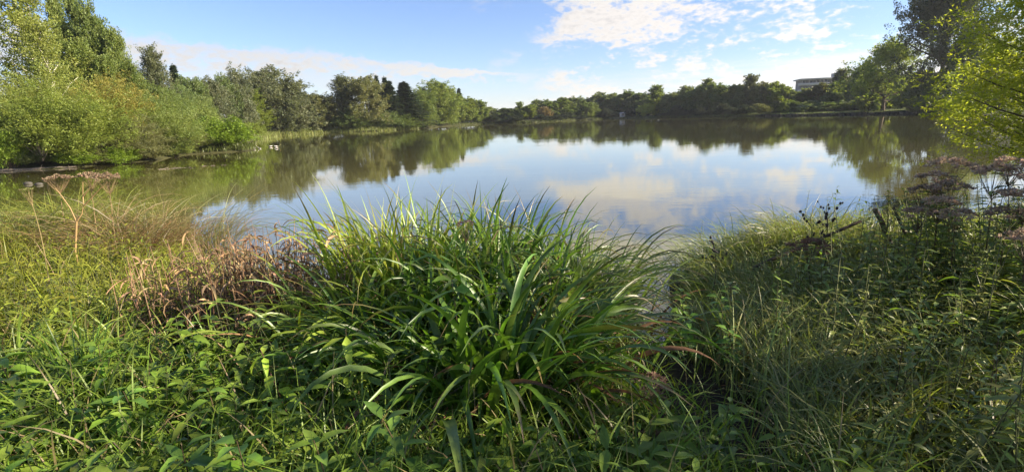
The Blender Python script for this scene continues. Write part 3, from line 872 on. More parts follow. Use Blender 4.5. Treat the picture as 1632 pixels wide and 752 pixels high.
# bare bleached branches in the hollow of the big willow
g = Geo()
p0 = np.array([0., 0, 0])
for k in range(9):
    a = -.75 + .17 * k + rng.uniform(-.1, .1); L = rng.uniform(1.2, 2.4)
    t = np.linspace(0, 1, 6)[:, None]
    pts = p0 + np.array([sin(a), rng.uniform(-.2, .1), cos(a)])[None] * t * L + rng.normal(0, .04, (6, 3)) * t
    tubes(g, pts, np.linspace(.045, .012, 6), (1.5, 1.45, 1.35), 5)
p = at(66, 246, 32.2)
tag(link('dead_branch', g.mesh('dead_branch', M_WOOD, True), None, (p[0], 32.2, .5)), 'bleached bare branches in the dark hollow of the big left willow', 'branch')
for px, py, Y, s_, lab in [(45, 294, 22.5, .3, 'rounder stone in the water left of the faded flower heads'), (62, 295, 22.0, .27, 'flatter stone in the water near the faded flower heads')]:
    p = at(px, py, Y); g = Geo(); blob(g, (0, 0, 0), (s_ * .6, s_ * .45, s_ * .3), (1, 1, 1), 12, 8, rng, .07)
    tag(link('stone', g.mesh('stone', M_STONE, True), None, (p[0], Y, .03)), lab, 'stone')


# ------------------------------------------------------------------ water birds
def bird_meshes(body, head, wing):
    gb, gh, gwg, gk = Geo(), Geo(), Geo(), Geo()
    t = np.linspace(0, 1, 9)
    prof = np.array([.02, .07, .12, .145, .15, .14, .11, .075, .015])
    z = np.array([.16, .12, .09, .08, .075, .08, .1, .14, .18])
    pts = np.stack([-.26 + .5 * t, 0 * t, z], -1)
    tubes(gb, pts, prof * .8, body, 12)
    hp = np.array([(.18, 0, .13), (.24, 0, .2), (.26, 0, .27), (.275, 0, .31), (.31, 0, .325), (.345, 0, .318)])
    tubes(gh, hp, np.array([.065, .045, .042, .055, .052, .012]), head, 10)
    tubes(gk, np.array([(.34, 0, .318), (.38, 0, .312), (.41, 0, .305)]), np.array([.02, .018, .006]), (.45, .3, .08), 6)
    for s_ in (-1, 1):
        tubes(gwg, np.array([(.12, .1 * s_, .12), (0, .115 * s_, .13), (-.14, .1 * s_, .145), (-.28, .05 * s_, .19)]), np.array([.02, .055, .045, .008]), wing, 8)
    return [('body', gb), ('head', gh), ('wing', gwg), ('beak', gk)]


BIRD = {}
for nm, cols in {'white_duck': ((.36, .35, .32), (.45, .43, .4), (.28, .27, .25)), 'dark_duck': ((.09, .07, .05), (.03, .05, .03), (.7, .68, .63)), 'grey_goose': ((.45, .42, .38), (.5, .47, .42), (.3, .28, .25))}.items():
    BIRD[nm] = [(k, g_.mesh(nm + '_' + k, M_FEATHER, True)) for k, g_ in bird_meshes(*cols)]
for nm, px, py, Y, rz, sc_, lab in [('grey_goose', 381, 239, 45.6, 2.2, 1.05, 'pale grey goose standing at the tip of the left thicket'),
                                    ('white_duck', 405, 237, 48.5, .3, .75, 'white duck on the water just off the left thicket'),
                                    ('white_duck', 414, 237, 48.8, 3.0, .6, 'smaller white duck facing the first one'),
                                    ('dark_duck', 431, 234, 52.0, 3.3, .8, 'dark duck with pale sides swimming farther out'),
                                    ('dark_duck', 441, 233, 51.0, .2, .9, 'dark and white duck, rightmost of the birds'),
                                    ('dark_duck', 442, 238, 48.0, .1, .7, 'small dark duck nearest to the camera')]:
    p = at(px, py, Y)
    e = tag(empty('goose' if 'goose' in nm else 'duck', (p[0], Y, max(-.02, float(ground([[p[0], Y]])[0]))), rz, (sc_,) * 3), lab, 'goose' if 'goose' in nm else 'duck', 'birds off the left thicket')
    for k, me in BIRD[nm]: link(k, me, e)

# ------------------------------------------------------------------ near bank vegetation
def gz(P):
    return np.concatenate([np.asarray(P)[:, :2], ground(P)[:, None]], 1)


def scatter(rng, n, rmin, rmax, pw=1.0, amax=54):
    u = rng.uniform(0, 1, n)
    r = (rmin ** pw + u * (rmax ** pw - rmin ** pw)) ** (1 / pw)
    a = np.radians(rng.uniform(-amax, amax, n))
    P = np.stack([r * np.sin(a), r * np.cos(a)], -1)
    return P[sdf(P) > .02]


def near_keep(P, lo=1.35):
    return P[np.hypot(P[:, 0], P[:, 1]) > lo]


C_LIT = np.array((.25, .27, .035)); C_GRN = np.array((.165, .245, .03)); C_GREY = np.array((.235, .245, .06)); C_OLV = np.array((.27, .26, .07))  # C_LIT puts the sunshine on the left herbs into their colour


def region_col(P):
    """bank plant colours: fresh green left, sunlight painted yellow-green far left, grey-olive right"""
    x, y = P[:, 0], P[:, 1]
    kl = np.clip((y - 3.3 + .25 * np.clip(-x - 1, 0, 3)) / 1.6, 0, 1) * np.clip((-x - .3) / 1.0, 0, 1)
    kr = np.clip((x - .9) / .9, 0, 1)
    c = C_GRN * (1 - kl - kr)[:, None].clip(0) + C_LIT * kl[:, None] + C_GREY * kr[:, None]
    return c


rng = np.random.default_rng(201)
g = Geo()
P = near_keep(scatter(rng, 42000, 1.3, 14, .9))
P = P[~((np.hypot((P[:, 0] - 1.15) / .42, (P[:, 1] - 3.0) / 1.1) < 1) & (rng.uniform(0, 1, len(P)) < .93))]
P = P[~((np.hypot((P[:, 0] + 2.15) / .9, (P[:, 1] - 3.85) / .75) < 1) & (rng.uniform(0, 1, len(P)) < .8))]
P = P[~((P[:, 0] < .6) & (P[:, 1] < 3.6) & (rng.uniform(0, 1, len(P)) < .12))]
lowz = np.where((P[:, 0] > .9) & (P[:, 0] < .5 * P[:, 1]) & (P[:, 1] > 4.2), .5, 1.0)
n = len(P)
dry = rng.uniform(0, 1, n) < .10
col = jitter(rng, (1, 1, 1), n, .35, .12) * region_col(P)
col[dry] = jitter(rng, (.26, .20, .10), dry.sum(), .3)
blades(g, gz(P), rng.uniform(0, 2 * pi, n), rng.uniform(.22, .62, n) * (1 + .15 * (P[:, 0] > 1)) * lowz, rng.uniform(.005, .012, n), rng.uniform(0, .5, n), rng.uniform(.7, 2.2, n), p=1.5, segs=5, col=col, twist=rng.uniform(-1.5, 1.5, n))
P = near_keep(scatter(rng, 26000, 1.5, 9, .9)); P = P[(P[:, 0] > 1.3) & (P[:, 0] > .36 * P[:, 1])]
n = len(P)
dirn = 2.2 * np.sin(P[:, 0] * 2.1 + 1.7 * np.sin(P[:, 1] * 1.6)) - 1.2   # tufts lean together
blades(g, gz(P), dirn + rng.normal(0, .7, n), rng.uniform(.4, .85, n), rng.uniform(.005, .011, n), rng.uniform(.1, .6, n), rng.uniform(1.2, 2.5, n), p=1.3, segs=6, col=jitter(rng, (.22, .245, .07), n, .35, .12), twist=rng.uniform(-1, 1, n))
tag(link('grass', g.mesh('grass', M_GRASS)), 'rough grass covering the near bank', 'grass', kind='stuff')


def herb_patch(g, gs, rng, P, hgt, ll, lw, col, pairs=6, lean=.25, droop=.35, stemcol=(.09, .10, .04)):
    """small upright leafy herbs, opposite leaf pairs on a thin stem"""
    n = len(P)
    B = gz(P)
    hgt = np.broadcast_to(hgt, (n,)) * rng.uniform(.6, 1.2, n) * (1 + .38 * wob(P[:, 0] * .9 + 2, P[:, 1] * .9))
    la = rng.uniform(0, 2 * pi, n); le = rng.uniform(0, lean, n)
    ax = np.stack([np.sin(le) * np.cos(la), np.sin(le) * np.sin(la), np.cos(le)], -1)
    K = 4; t = np.linspace(0, 1, K)
    cv = rng.normal(0, .10, (n, 2))
    def pos(tt):
        q = B[:, None] + ax[:, None] * (hgt[:, None] * tt)[..., None]
        q[..., :2] += cv[:, None] * (hgt[:, None] * tt ** 2)[..., None]
        return q
    tubes(gs, pos(np.tile(t, (n, 1))), np.linspace(1, .4, K)[None] * (.0022 + .0035 * hgt)[:, None], np.tile(stemcol, (n, 1)), 3)
    m = pairs * 2
    tt = np.repeat((np.arange(pairs) + .9) / pairs, 2)[None] + rng.uniform(-.03, .03, (n, m))
    Pp = pos(np.clip(tt, 0, 1)).reshape(-1, 3)
    az = (rng.uniform(0, 6.3, n)[:, None] + np.repeat(np.arange(pairs) * 1.57, 2)[None] + np.tile([0, pi], pairs)[None] + rng.normal(0, .3, (n, m))).ravel()
    el = rng.uniform(-.15, .65, n * m)
    D = np.stack([np.cos(el) * np.cos(az), np.cos(el) * np.sin(az), np.sin(el)], -1)
    Nn = unit(np.cross(np.cross(D, np.array([0, 0, 1.])), D) + rng.normal(0, .2, D.shape)); Nn = unit(Nn - D * (Nn * D).sum(1, keepdims=True))
    sz = ((1.15 - .65 * tt) * rng.uniform(.55, 1.5, n)[:, None]).ravel() * rng.uniform(.7, 1.25, n * m)
    c = np.repeat(col, m, 0) * rng.uniform(.75, 1.25, (n * m, 1))
    leaf8(g, Pp, D, Nn, ll * sz, lw * sz, np.clip(c, 0, 1), droop=rng.uniform(.05, droop * 2, n * m))


# mass of small herbs nobody could count
rng = np.random.default_rng(203)
g, gs = Geo(), Geo()
P = near_keep(scatter(rng, 5200, 1.35, 12, 1.0))
hole = (np.hypot((P[:, 0] - 1.15) / .5, (P[:, 1] - 3.0) / 1.2) < 1)
clump = (np.hypot((P[:, 0] + .25) / 1.35, (P[:, 1] - 3.8) / .95) < 1)
dead = (np.hypot((P[:, 0] + 2.15) / .8, (P[:, 1] - 3.9) / .65) < 1)
hump = (np.hypot((P[:, 0] - 2.5) / 1.1, (P[:, 1] - 5.4) / 1.0) < 1)
P = P[~hole & ~clump & ~dead & ~hump]
lft = P[P[:, 0] < .8]; rgt = P[P[:, 0] >= .8]
litm = (lft[:, 1] > 3.6)
for Q, kw in ((lft[~litm], dict(hgt=.36, ll=.14, lw=.05, pairs=5)), (lft[litm], dict(hgt=.42, ll=.11, lw=.036, pairs=6)), (rgt[::2], dict(hgt=.44, ll=.095, lw=.032, pairs=7))):
    herb_patch(g, gs, rng, Q, col=jitter(rng, (1, 1, 1), len(Q), .3, .12) * region_col(Q), **kw)
# taller willowherb drift on the right bank
Q = near_keep(scatter(rng, 900, 1.8, 8, 1.0)); Q = Q[(Q[:, 0] > 1.6) & (Q[:, 0] > .56 * Q[:, 1])]
herb_patch(g, gs, rng, Q, hgt=.72, ll=.10, lw=.026, col=jitter(rng, C_GREY * np.array((1.0, 1.12, .9)), len(Q), .3, .1), pairs=12, lean=.3)
# tall weeds closing the right-hand edge
Q = near_keep(scatter(rng, 1500, 2.6, 6.5, 1.0)); Q = Q[(Q[:, 0] > .7 * Q[:, 1]) & (Q[:, 0] > 2.2)]
herb_patch(g, gs, rng, Q, hgt=.40 + .32 * np.clip((Q[:, 0] - 2.6) / 1.4, 0, 1), ll=.12, lw=.034, col=jitter(rng, (.20, .24, .055), len(Q), .3, .1), pairs=14, lean=.22)
e = empty('ground_cover', (0, 0, 0)); tag(e, 'mixed low leafy herbs carpeting the near bank', 'ground cover', kind='stuff')
link('leaves', g.mesh('ground_cover_leaves', M_HERB), e); link('stems', gs.mesh('ground_cover_stems', M_STEM), e)


# ---- strap-leaved sedges
def sedge(name, label, cents, nper, L, W, col, th0=(.02, .35), th1=(.9, 1.9), outward=None, spread=.16, dead=.15, cat='sedge', group=None, p=1.55, segs=12, seed=1, aim=None, aimk=0., tipbrown=.45):
    rng = np.random.default_rng(seed)
    cents = np.asarray(cents, float)
    n = len(cents) * nper
    idx = np.repeat(np.arange(len(cents)), nper)
    off = rng.normal(0, 1, (n, 2)) * spread
    P = cents[idx] + off
    az = np.arctan2(off[:, 0], off[:, 1]) + rng.normal(0, .7, n)
    if aim is not None:
        v = np.stack([np.sin(az), np.cos(az)], -1) + np.array([sin(aim), cos(aim)]) * aimk
        az = np.arctan2(v[:, 0], v[:, 1])
    root = P.mean(0); rz_ = float(ground([root])[0])
    B = gz(P); B[:, 2] = np.maximum(B[:, 2], -.1) - .03
    B -= np.array([root[0], root[1], rz_])
    isd = rng.uniform(0, 1, n) < dead
    Ls = rng.uniform(.55, 1.12, n) * L
    t1 = rng.uniform(*th1, n)
    c = jitter(rng, col, n, .28, .1)
    tip = np.concatenate([jitter(rng, (.16, .10, .05), n, .3), (rng.uniform(0, 1, (n, 1)) < tipbrown) * rng.uniform(.04, .34, (n, 1))], 1)
    e = tag(empty(name, (root[0], root[1], rz_)), label, cat, group)
    ga = Geo(); k = ~isd
    blades(ga, B[k], az[k], Ls[k], rng.uniform(.45, 1.2, n)[k] * W, rng.uniform(*th0, n)[k], t1[k], p=(p * rng.uniform(.7, 1.35, n))[k], segs=segs, col=c[k], tip=tip[k], fold=.35, twist=rng.normal(0, .7, n)[k], roll=rng.normal(0, .4, n)[k])
    link('green_leaves', ga.mesh(name + '_leaves', M_BLADE, True), e)
    if isd.sum():
        gd = Geo(); k = isd
        blades(gd, B[k], az[k], Ls[k] * .8, rng.uniform(.3, .75, n)[k] * W, rng.uniform(.1, .6, n)[k], rng.uniform(1.6, 2.9, n)[k], p=1.5, segs=segs, col=jitter(rng, (.17, .10, .05), n, .4)[k], fold=.5, twist=rng.normal(0, 2.2, n)[k])
        link('dead_leaves', gd.mesh(name + '_dead_leaves', M_DEAD, True), e)
    return e


def ring(rng, cx, cy, rx, ry, n):
    a = rng.uniform(0, 2 * pi, n); r_ = np.sqrt(rng.uniform(0, 1, n))
    return np.stack([cx + rx * r_ * np.cos(a), cy + ry * r_ * np.sin(a)], -1)


rng = np.random.default_rng(301)
SG = (.115, .195, .03); SGY = (.26, .315, .045); SGG = (.15, .195, .07)  # SGY is the sedge green with sunlight put into its colour
GRP = 'sedges of the big central clump'
sedge('sedge_clump', 'back left portion of the big central sedge, sunlight coloured in yellow-green', ring(rng, -1.0, 4.2, .4, .36, 12), 40, 1.36, .034, SGY, group=GRP, seed=311, aim=-1.2, aimk=.25, th0=(.0, .28), th1=(.5, 3.0), p=2.7)
sedge('sedge_clump', 'upright back middle portion of the big central sedge, tallest tips', ring(rng, -.15, 4.3, .5, .36, 14), 40, 1.34, .041, SG, group=GRP, seed=312, th0=(.0, .25), th1=(.5, 3.2), p=3.0)
sedge('sedge_clump', 'right portion of the big central sedge drooping over the water', ring(rng, .5, 4.15, .3, .36, 12), 40, 1.34, .030, SGG, group=GRP, seed=313, aim=1.4, aimk=.4, th0=(.0, .3), th1=(1.5, 3.3), p=2.5)
sedge('sedge_clump', 'middle portion of the big central sedge, deep green', ring(rng, -.3, 3.6, .5, .28, 11), 36, 1.14, .042, SG, group=GRP, seed=314, th0=(.0, .25), th1=(.9, 3.2), p=2.6)
sedge('sedge_clump', 'front portion of the big central sedge with long leaves arching right', ring(rng, -.02, 2.7, .22, .22, 7), 34, 1.2, .056, SG, group=GRP, seed=315, aim=1.9, aimk=.6, th0=(.0, .4), th1=(1.1, 3.1), p=1.7, dead=.2)
sedge('sedge_clump', 'left portion of the big central sedge arching left over dead stems', ring(rng, -1.1, 3.5, .25, .24, 8), 30, .98, .034, (.18, .25, .04), group=GRP, seed=316, aim=-1.6, aimk=.5, th0=(.05, .4), th1=(1.3, 3.0), p=2.0)
sedge('sedge_clump', 'left front portion of the big central sedge behind the lime saplings', ring(rng, -.6, 3.0, .24, .2, 6), 28, 1.0, .038, SG, group=GRP, seed=318, aim=-1.9, aimk=.45, th0=(.0, .4), th1=(1.1, 3.0), p=1.9, dead=.2)
sedge('sedge_clump', 'right front portion of the big central sedge, pale arching leaves', ring(rng, .34, 3.3, .2, .24, 7), 34, 1.0, .034, SGG, group=GRP, seed=317, aim=1.8, aimk=.6, th0=(.05, .4), th1=(1.4, 3.1), p=1.9)
# outlying strap-leaved plants
SOUT = [(-2.6, 5.1, 2, 11, .75, .02, SGY, 'bright sedge at the water left of the dead brown stems', (.2, 1.3)),
        (-2.15, 4.9, 2, 9, .7, .02, SGY, 'bright sedge tuft standing in the dead brown stems', (.2, 1.2)),
        (-3.1, 3.6, 2, 12, .55, .018, (.13, .20, .03), 'arching sedge tuft in the sunny herbs on the left', (.9, 2.0)),
        (-2.55, 2.75, 2, 13, .6, .018, SG, 'upright dark green sedge tuft in the left shade', (.3, 1.4)),
        (-1.9, 3.0, 2, 11, .55, .016, SG, 'small sedge below the dead brown stems', (.6, 1.8)),
        (-1.35, 2.65, 2, 10, .55, .016, (.11, .19, .03), 'pale green sedge tuft beside the drooping-leaved sapling', (.2, 1.2)),
        (-4.4, 4.6, 2, 10, .6, .02, SGY, 'sunny sedge tuft at the left edge', (.5, 1.7)),
        (-3.5, 5.9, 2, 10, .6, .018, SGY, 'sedge tuft near the forked dry stalk', (.2, 1.2)),
        (1.9, 2.3, 3, 16, .62, .012, C_OLV, 'arching olive grass tuft in the right shade', (.8, 1.9)),
        (2.35, 2.7, 3, 16, .68, .011, C_OLV, 'second olive grass tuft farther right in the shade', (.7, 1.8)),
        (1.55, 2.55, 3, 15, .55, .011, SGG, 'grey-green grass tuft next to the dark hollow', (1.0, 2.1)),
        (2.6, 2.1, 3, 14, .6, .012, C_OLV, 'grass tuft in the lower right corner', (.6, 1.7)),
        (-2.3, 4.0, 4, 9, .8, .024, SGY, 'green sedge blades growing up through the dead brown stems', (.3, 2.0)),
        (-3.6, 4.3, 2, 12, .75, .024, SGY, 'long-leaved sedge tuft in the sunny herbs near the left edge', (.6, 2.6)),
        (-2.9, 3.1, 2, 12, .7, .024, (.2, .28, .04), 'dark-based sedge tuft where the left shade begins', (.4, 2.2)),
        (-3.3, 2.9, 2, 12, .72, .024, (.17, .25, .04), 'tall sedge tuft at the left edge in the shade', (.3, 2.2)),
        (-2.2, 2.35, 2, 11, .55, .02, (.16, .25, .04), 'sedge tuft among broad leaves at the lower left', (.5, 2.4)),
        (-1.55, 3.2, 2, 12, .7, .026, SGY, 'pale green sedge tuft in front of the dead brown stems', (.3, 2.0)),
        (-1.75, 2.1, 2, 10, .5, .02, (.16, .25, .04), 'small sedge tuft at the bottom left', (.8, 2.6)),
        (-.75, 2.05, 2, 9, .62, .028, (.18, .26, .04), 'low sedge with one long leaf arching left at the bottom', (1.2, 2.6)),
        (1.35, 4.9, 3, 18, .28, .009, SGG, 'pale grass tuft right of the big sedge by the water', (1.0, 2.2))]
for j, (x, y, nc, npb, L, W, c, lab, t1) in enumerate(SOUT):
    sedge('sedge_tuft', lab, ring(rng, x, y, .10, .10, nc), npb, L, W, c, seed=330 + j, th1=t1, spread=.05, dead=.08)
# fine-leaved tussocks
for j, (x, y, R_, L, c, lab, cat, dd) in enumerate([
        (2.95, 6.2, .85, .85, (.24, .27, .085), 'big shaggy grass tussock overhanging the water on the right', 'tussock', .05),
        (3.75, 6.0, .6, .95, (.22, .23, .09), 'grass tussock right of the big shaggy one', 'tussock', .1),
        (2.45, 5.5, .4, .5, (.25, .28, .11), 'grey-green tussock in front of the big shaggy one', 'tussock', .05),
        (-6.1, 7.6, .8, 1.5, (.22, .17, .08), 'bleached brown grass mound on the left', 'tussock', .5),
        (-5.9, 8.9, .8, 1.6, (.20, .19, .07), 'straw-green grass mound leaning over the water on the left', 'tussock', .3),
        (-8.0, 9.3, .8, 1.3, (.20, .22, .04), 'yellow-green tussock behind the bleached mound', 'tussock', .15),
        (-7.6, 7.6, .7, 1.1, (.18, .20, .04), 'yellow-green tussock at the left edge beside the bleached mound', 'tussock', .15)]):
    rs = np.random.default_rng(360 + j)
    sedge('grass_tussock', lab, ring(rs, x, y, R_ * .6, R_ * .6, 9), 95, L, .0105, c, seed=370 + j, th0=(.05, .7), th1=(1.3, 2.5), spread=R_ * .28, dead=dd, cat=cat, p=1.2, segs=7, tipbrown=.25)

# dead brown stems left of the clump
rng = np.random.default_rng(401)
for j, (x, y, n, L, lab) in enumerate([(-2.2, 4.2, 140, .85, 'tangle of dead brown stems and curled leaves left of the big sedge'), (-1.75, 4.0, 120, .8, 'dead brown stems right against the big sedge'), (-2.85, 4.3, 100, .7, 'thin patch of dead brown stems in the sunny herbs')]):
    e = tag(empty('withered_herb', (x, y, float(ground([[x, y]])[0]))), lab, 'dead stems')
    off = rng.normal(0, .27, (n, 2))
    B = np.concatenate([off, np.zeros((n, 1))], 1)
    la = rng.uniform(0, 6.3, n); le = rng.uniform(0, .45, n)
    d = np.stack([np.sin(le) * np.cos(la), np.sin(le) * np.sin(la), np.cos(le)], -1)
    hh = rng.uniform(.45, 1.25, n) * L
    pts = B[:, None] + d[:, None] * (hh[:, None] * np.linspace(0, 1, 4))[..., None] + rng.normal(0, .012, (n, 4, 3))
    g = Geo(); tubes(g, pts, np.array([.005, .0045, .004, .002])[None], jitter(rng, (.20, .125, .07), n, .4), 4)
    link('stems', g.mesh('dead_stems', M_STEM), e)
    m = n * 5; k = np.repeat(np.arange(n), 5); tt = rng.uniform(.25, 1, m)
    Pp = B[k] + d[k] * (hh[k] * tt)[:, None]
    g = Geo()
    blades(g, Pp, rng.uniform(0, 6.3, m), rng.uniform(.08, .24, m), rng.uniform(.012, .026, m), rng.uniform(.6, 1.8, m), rng.uniform(2.2, 3.6, m), p=.8, segs=5, col=jitter(rng, (.35, .235, .13), m, .5, .12), fold=.6, twist=rng.normal(0, 1.8, m))
    link('curled_leaves', g.mesh('dead_curled_leaves', M_DEAD), e)


# ---- broad-leaved herbs and saplings, one thing each
def herb(name, label, x, y, hgt, ll, lw, pairs, col, cat='plant', group=None, lean=(0, 0), seed=1, stem=(.10, .07, .04), droop=.35, whorl=2, start=.25, srad=.004, flower=None, taper=.6, el=(-.1, .5)):
    rng = np.random.default_rng(seed)
    b = np.array([x, y, float(ground([[x, y]])[0])])
    e = tag(empty(name, b), label, cat, group)
    K = 7; t = np.linspace(0, 1, K)
    ph = rng.uniform(0, 6)
    def pos(s):
        return np.stack([lean[0] * hgt * s ** 1.5 + .03 * hgt * np.sin(3 * s + ph), lean[1] * hgt * s ** 1.5 + .03 * hgt * np.cos(2.5 * s + ph), hgt * s], -1)
    g = Geo(); tubes(g, pos(t), srad * (1.2 - .8 * t), stem, 6); link('stem', g.mesh(name + '_stem', M_STEM, True), e)
    m = pairs * whorl
    s = np.repeat(start + (1 - start) * (np.arange(pairs) + .6) / pairs, whorl) + rng.uniform(-.02, .02, m)
    P = pos(np.clip(s, 0, 1))
    az = np.repeat(np.arange(pairs) * (pi / whorl) + rng.uniform(0, 6), whorl) + np.tile(np.arange(whorl) * 2 * pi / whorl, pairs) + rng.normal(0, .25, m)
    ee = rng.uniform(*el, m)
    D = np.stack([np.cos(ee) * np.cos(az), np.cos(ee) * np.sin(az), np.sin(ee)], -1)
    Nn = unit(np.cross(np.cross(D, np.array([0, 0, 1.])), D) + rng.normal(0, .15, D.shape)); Nn = unit(Nn - D * (Nn * D).sum(1, keepdims=True))
    sz = (1.1 - taper * s) * rng.uniform(.8, 1.2, m)
    g = Geo(); leaf8(g, P + D * .012, D, Nn, ll * sz, lw * sz, jitter(rng, col, m, .22), droop=rng.uniform(.3, 1.6, m) * droop)
    link('leaves', g.mesh(name + '_leaves', M_HERB, True), e)
    if flower:
        topp = pos(np.array([1.0]))[0]
        gf, gr = Geo(), Geo()
        nn, R_, fc, dome = flower
        a = rng.uniform(0, 2 * pi, nn); rr = np.sqrt(rng.uniform(0, 1, nn)) * R_
        tips = topp + np.stack([rr * np.cos(a), rr * np.sin(a), R_ * .55 + dome * (1 - (rr / R_) ** 2) * R_ + rng.normal(0, .05, nn) * R_], -1)
        tt = np.linspace(0, 1, 4)[None, :, None]
        o = pos(np.clip(1 - rr / R_ * .12, 0, 1))
        pts = o[:, None] * (1 - tt) + tips[:, None] * tt; pts[:, 1:3, 2] -= .1 * R_
        tubes(gr, pts, np.array([.002, .0016, .0012, .001])[None], stem, 3)
        q = 26
        k = np.repeat(np.arange(nn), q)
        d = rdir(rng, nn * q); d[:, 2] = np.abs(d[:, 2]) * .8
        fr = np.repeat(rng.uniform(.13, .22, nn) * R_, q)
        pp = tips[k] + d * (fr * rng.uniform(.1, .8, nn * q))[:, None]
        nz = unit(np.cross(d, rdir(rng, nn * q)))
        leaf4(gf, pp, unit(d), nz, fr * .9, fr * .45, jitter(rng, fc, nn * q, .3, .1))
        h_ = link('flower_head', gf.mesh(name + '_flower_head', M_FLOWER), e)
        link('flower_stalks', gr.mesh(name + '_flower_stalks', M_STEM), h_)
    return e


LIME = (.30, .42, .045); NET = (.15, .25, .03)
# saplings with drooping lime leaves, left of centre
herb('sapling', 'lime sapling with three tiers of drooping leaves and reddish stem', -1.22, 2.45, .52, .16, .055, 4, LIME, lean=(-.28, .05), seed=1, droop=.55, whorl=3, start=.3, stem=(.10, .04, .03), el=(-.5, .35), taper=.35)
herb('sapling', 'taller lime sapling with a star of pointed leaves on top', -.92, 2.5, .62, .17, .05, 4, LIME, lean=(.05, .03), seed=2, droop=.5, whorl=4, start=.25, el=(-.4, .4), taper=.25)
herb('sapling', 'small broad-leaved sapling at the foot of the lime ones', -.62, 2.35, .34, .12, .05, 3, NET, lean=(.1, 0), seed=3, droop=.4)
# hop-like climber on the front of the clump
herb('climbing_herb', 'bright green climber with broad leaves on the front of the big sedge', -.36, 2.75, .82, .13, .085, 8, (.14, .26, .028), lean=(-.03, .1), seed=4, whorl=2, droop=.5, taper=.3, el=(-.5, .4))
herb('climbing_herb', 'smaller bright climber left of the first on the big sedge', -.55, 2.6, .5, .10, .065, 6, (.14, .26, .028), lean=(.12, .05), seed=5, whorl=2, droop=.5, taper=.3, el=(-.5, .4))
# nettles and mint at the bottom edge
NETL = [(-.12, 1.72, .34, 'nettle with serrated tiers at the bottom edge below the big sedge'), (.05, 1.78, .40, 'tallest nettle of the bottom edge group'), (.2, 1.7, .33, 'nettle right of the tallest one at the bottom edge'),
        (.32, 1.85, .36, 'nettle at the right end of the bottom edge group'), (-.02, 1.55, .26, 'low broad nettle in front of the tallest one'), (.17, 1.52, .24, 'low nettle at the very bottom edge'), (.42, 1.6, .25, 'low nettle under the pale arching leaves')]
for j, (x, y, h_, lab) in enumerate(NETL):
    herb('nettle', lab, x, y, h_, .085, .048, 6, (.14, .235, .04), seed=20 + j, group='nettles at the bottom edge', droop=.35, whorl=2, taper=.55, lean=(.05 * sin(j * 2.1), .05))
BL = [(1.32, 3.55, .62, .10, .06, (.28, .42, .04), 'brightest yellow-green herb at the edge of the dark hollow'), (1.55, 3.45, .56, .10, .06, (.15, .27, .035), 'leafy green herb right of the brightest one'), (1.22, 3.2, .46, .10, .055, (.15, .27, .035), 'green herb hanging over the dark hollow'),
      (1.75, 3.7, .6, .09, .05, (.15, .25, .035), 'green herb below the grey-green tussock'), (1.42, 3.0, .42, .09, .05, (.13, .23, .035), 'darker herb on the right lip of the dark hollow'), (1.05, 2.15, .3, .08, .035, (.08, .17, .03), 'small herb at the near end of the dark hollow')]
for j, (x, y, h_, ll, lw, c, lab) in enumerate(BL):
    herb('leafy_herb', lab, x, y, h_, ll, lw, 7, c, seed=40 + j, whorl=3, droop=.3, taper=.35, lean=(-.15, -.08))
LL = [(-2.05, 1.75), (-1.7, 1.7), (-1.35, 1.75), (-1.05, 1.65), (-2.3, 2.05), (-1.9, 2.3), (-1.5, 2.25), (-2.7, 2.45), (-3.0, 2.6), (-2.45, 2.75), (-.75, 1.7), (-.45, 1.8), (-1.2, 1.45), (-2.15, 3.1)]
LLAB = ['broad-leaved weed nearest the lower left corner', 'broad-leaved weed second from the lower left corner', 'wide-leaved weed at the bottom below the lime saplings', 'low weed at the bottom edge left of the arching sedge leaf', 'tall weed on the left side with drooping leaves',
        'weed beside the lower left sedge tuft', 'weed in front of the lime saplings', 'weed in the left shade near the edge', 'weed at the left edge in the shade', 'weed between the two left sedge tufts', 'bottom edge weed under the long arching leaf', 'bottom edge weed left of the nettles', 'lowest weed at the bottom edge', 'weed just below the dead brown stems']
for j, ((x, y), lab) in enumerate(zip(LL, LLAB)):
    herb('broad_weed', lab, x, y, .34 + .05 * (j % 4), .15 + .02 * (j % 3), .06 + .012 * (j % 2), 6, [(.17, .29, .035), (.21, .32, .04), (.15, .26, .04)][j % 3], seed=160 + j, whorl=2 + j % 2, droop=.35, taper=.45, lean=(.15 * sin(j), -.1), el=(-.2, .6), cat='weed')
# bushy mint-like plants, bottom right
for j, (x, y, h_, lab) in enumerate([(2.15, 2.0, .62, 'pale mint plant at the right edge near the bottom'), (2.0, 1.95, .5, 'mint plant left of the palest one'), (2.3, 2.15, .66, 'mint plant behind the palest one at the right edge'), (1.62, 1.85, .32, 'short mint plant at the bottom right'), (1.9, 2.25, .66, 'tall mint plant with a whitish flower spike')]):
    herb('mint', lab, x, y, h_, .075, .026, 10, (.19, .25, .085), seed=60 + j, group='mint plants in the lower right', droop=.25, taper=.55, lean=(-.05, 0), srad=.003)
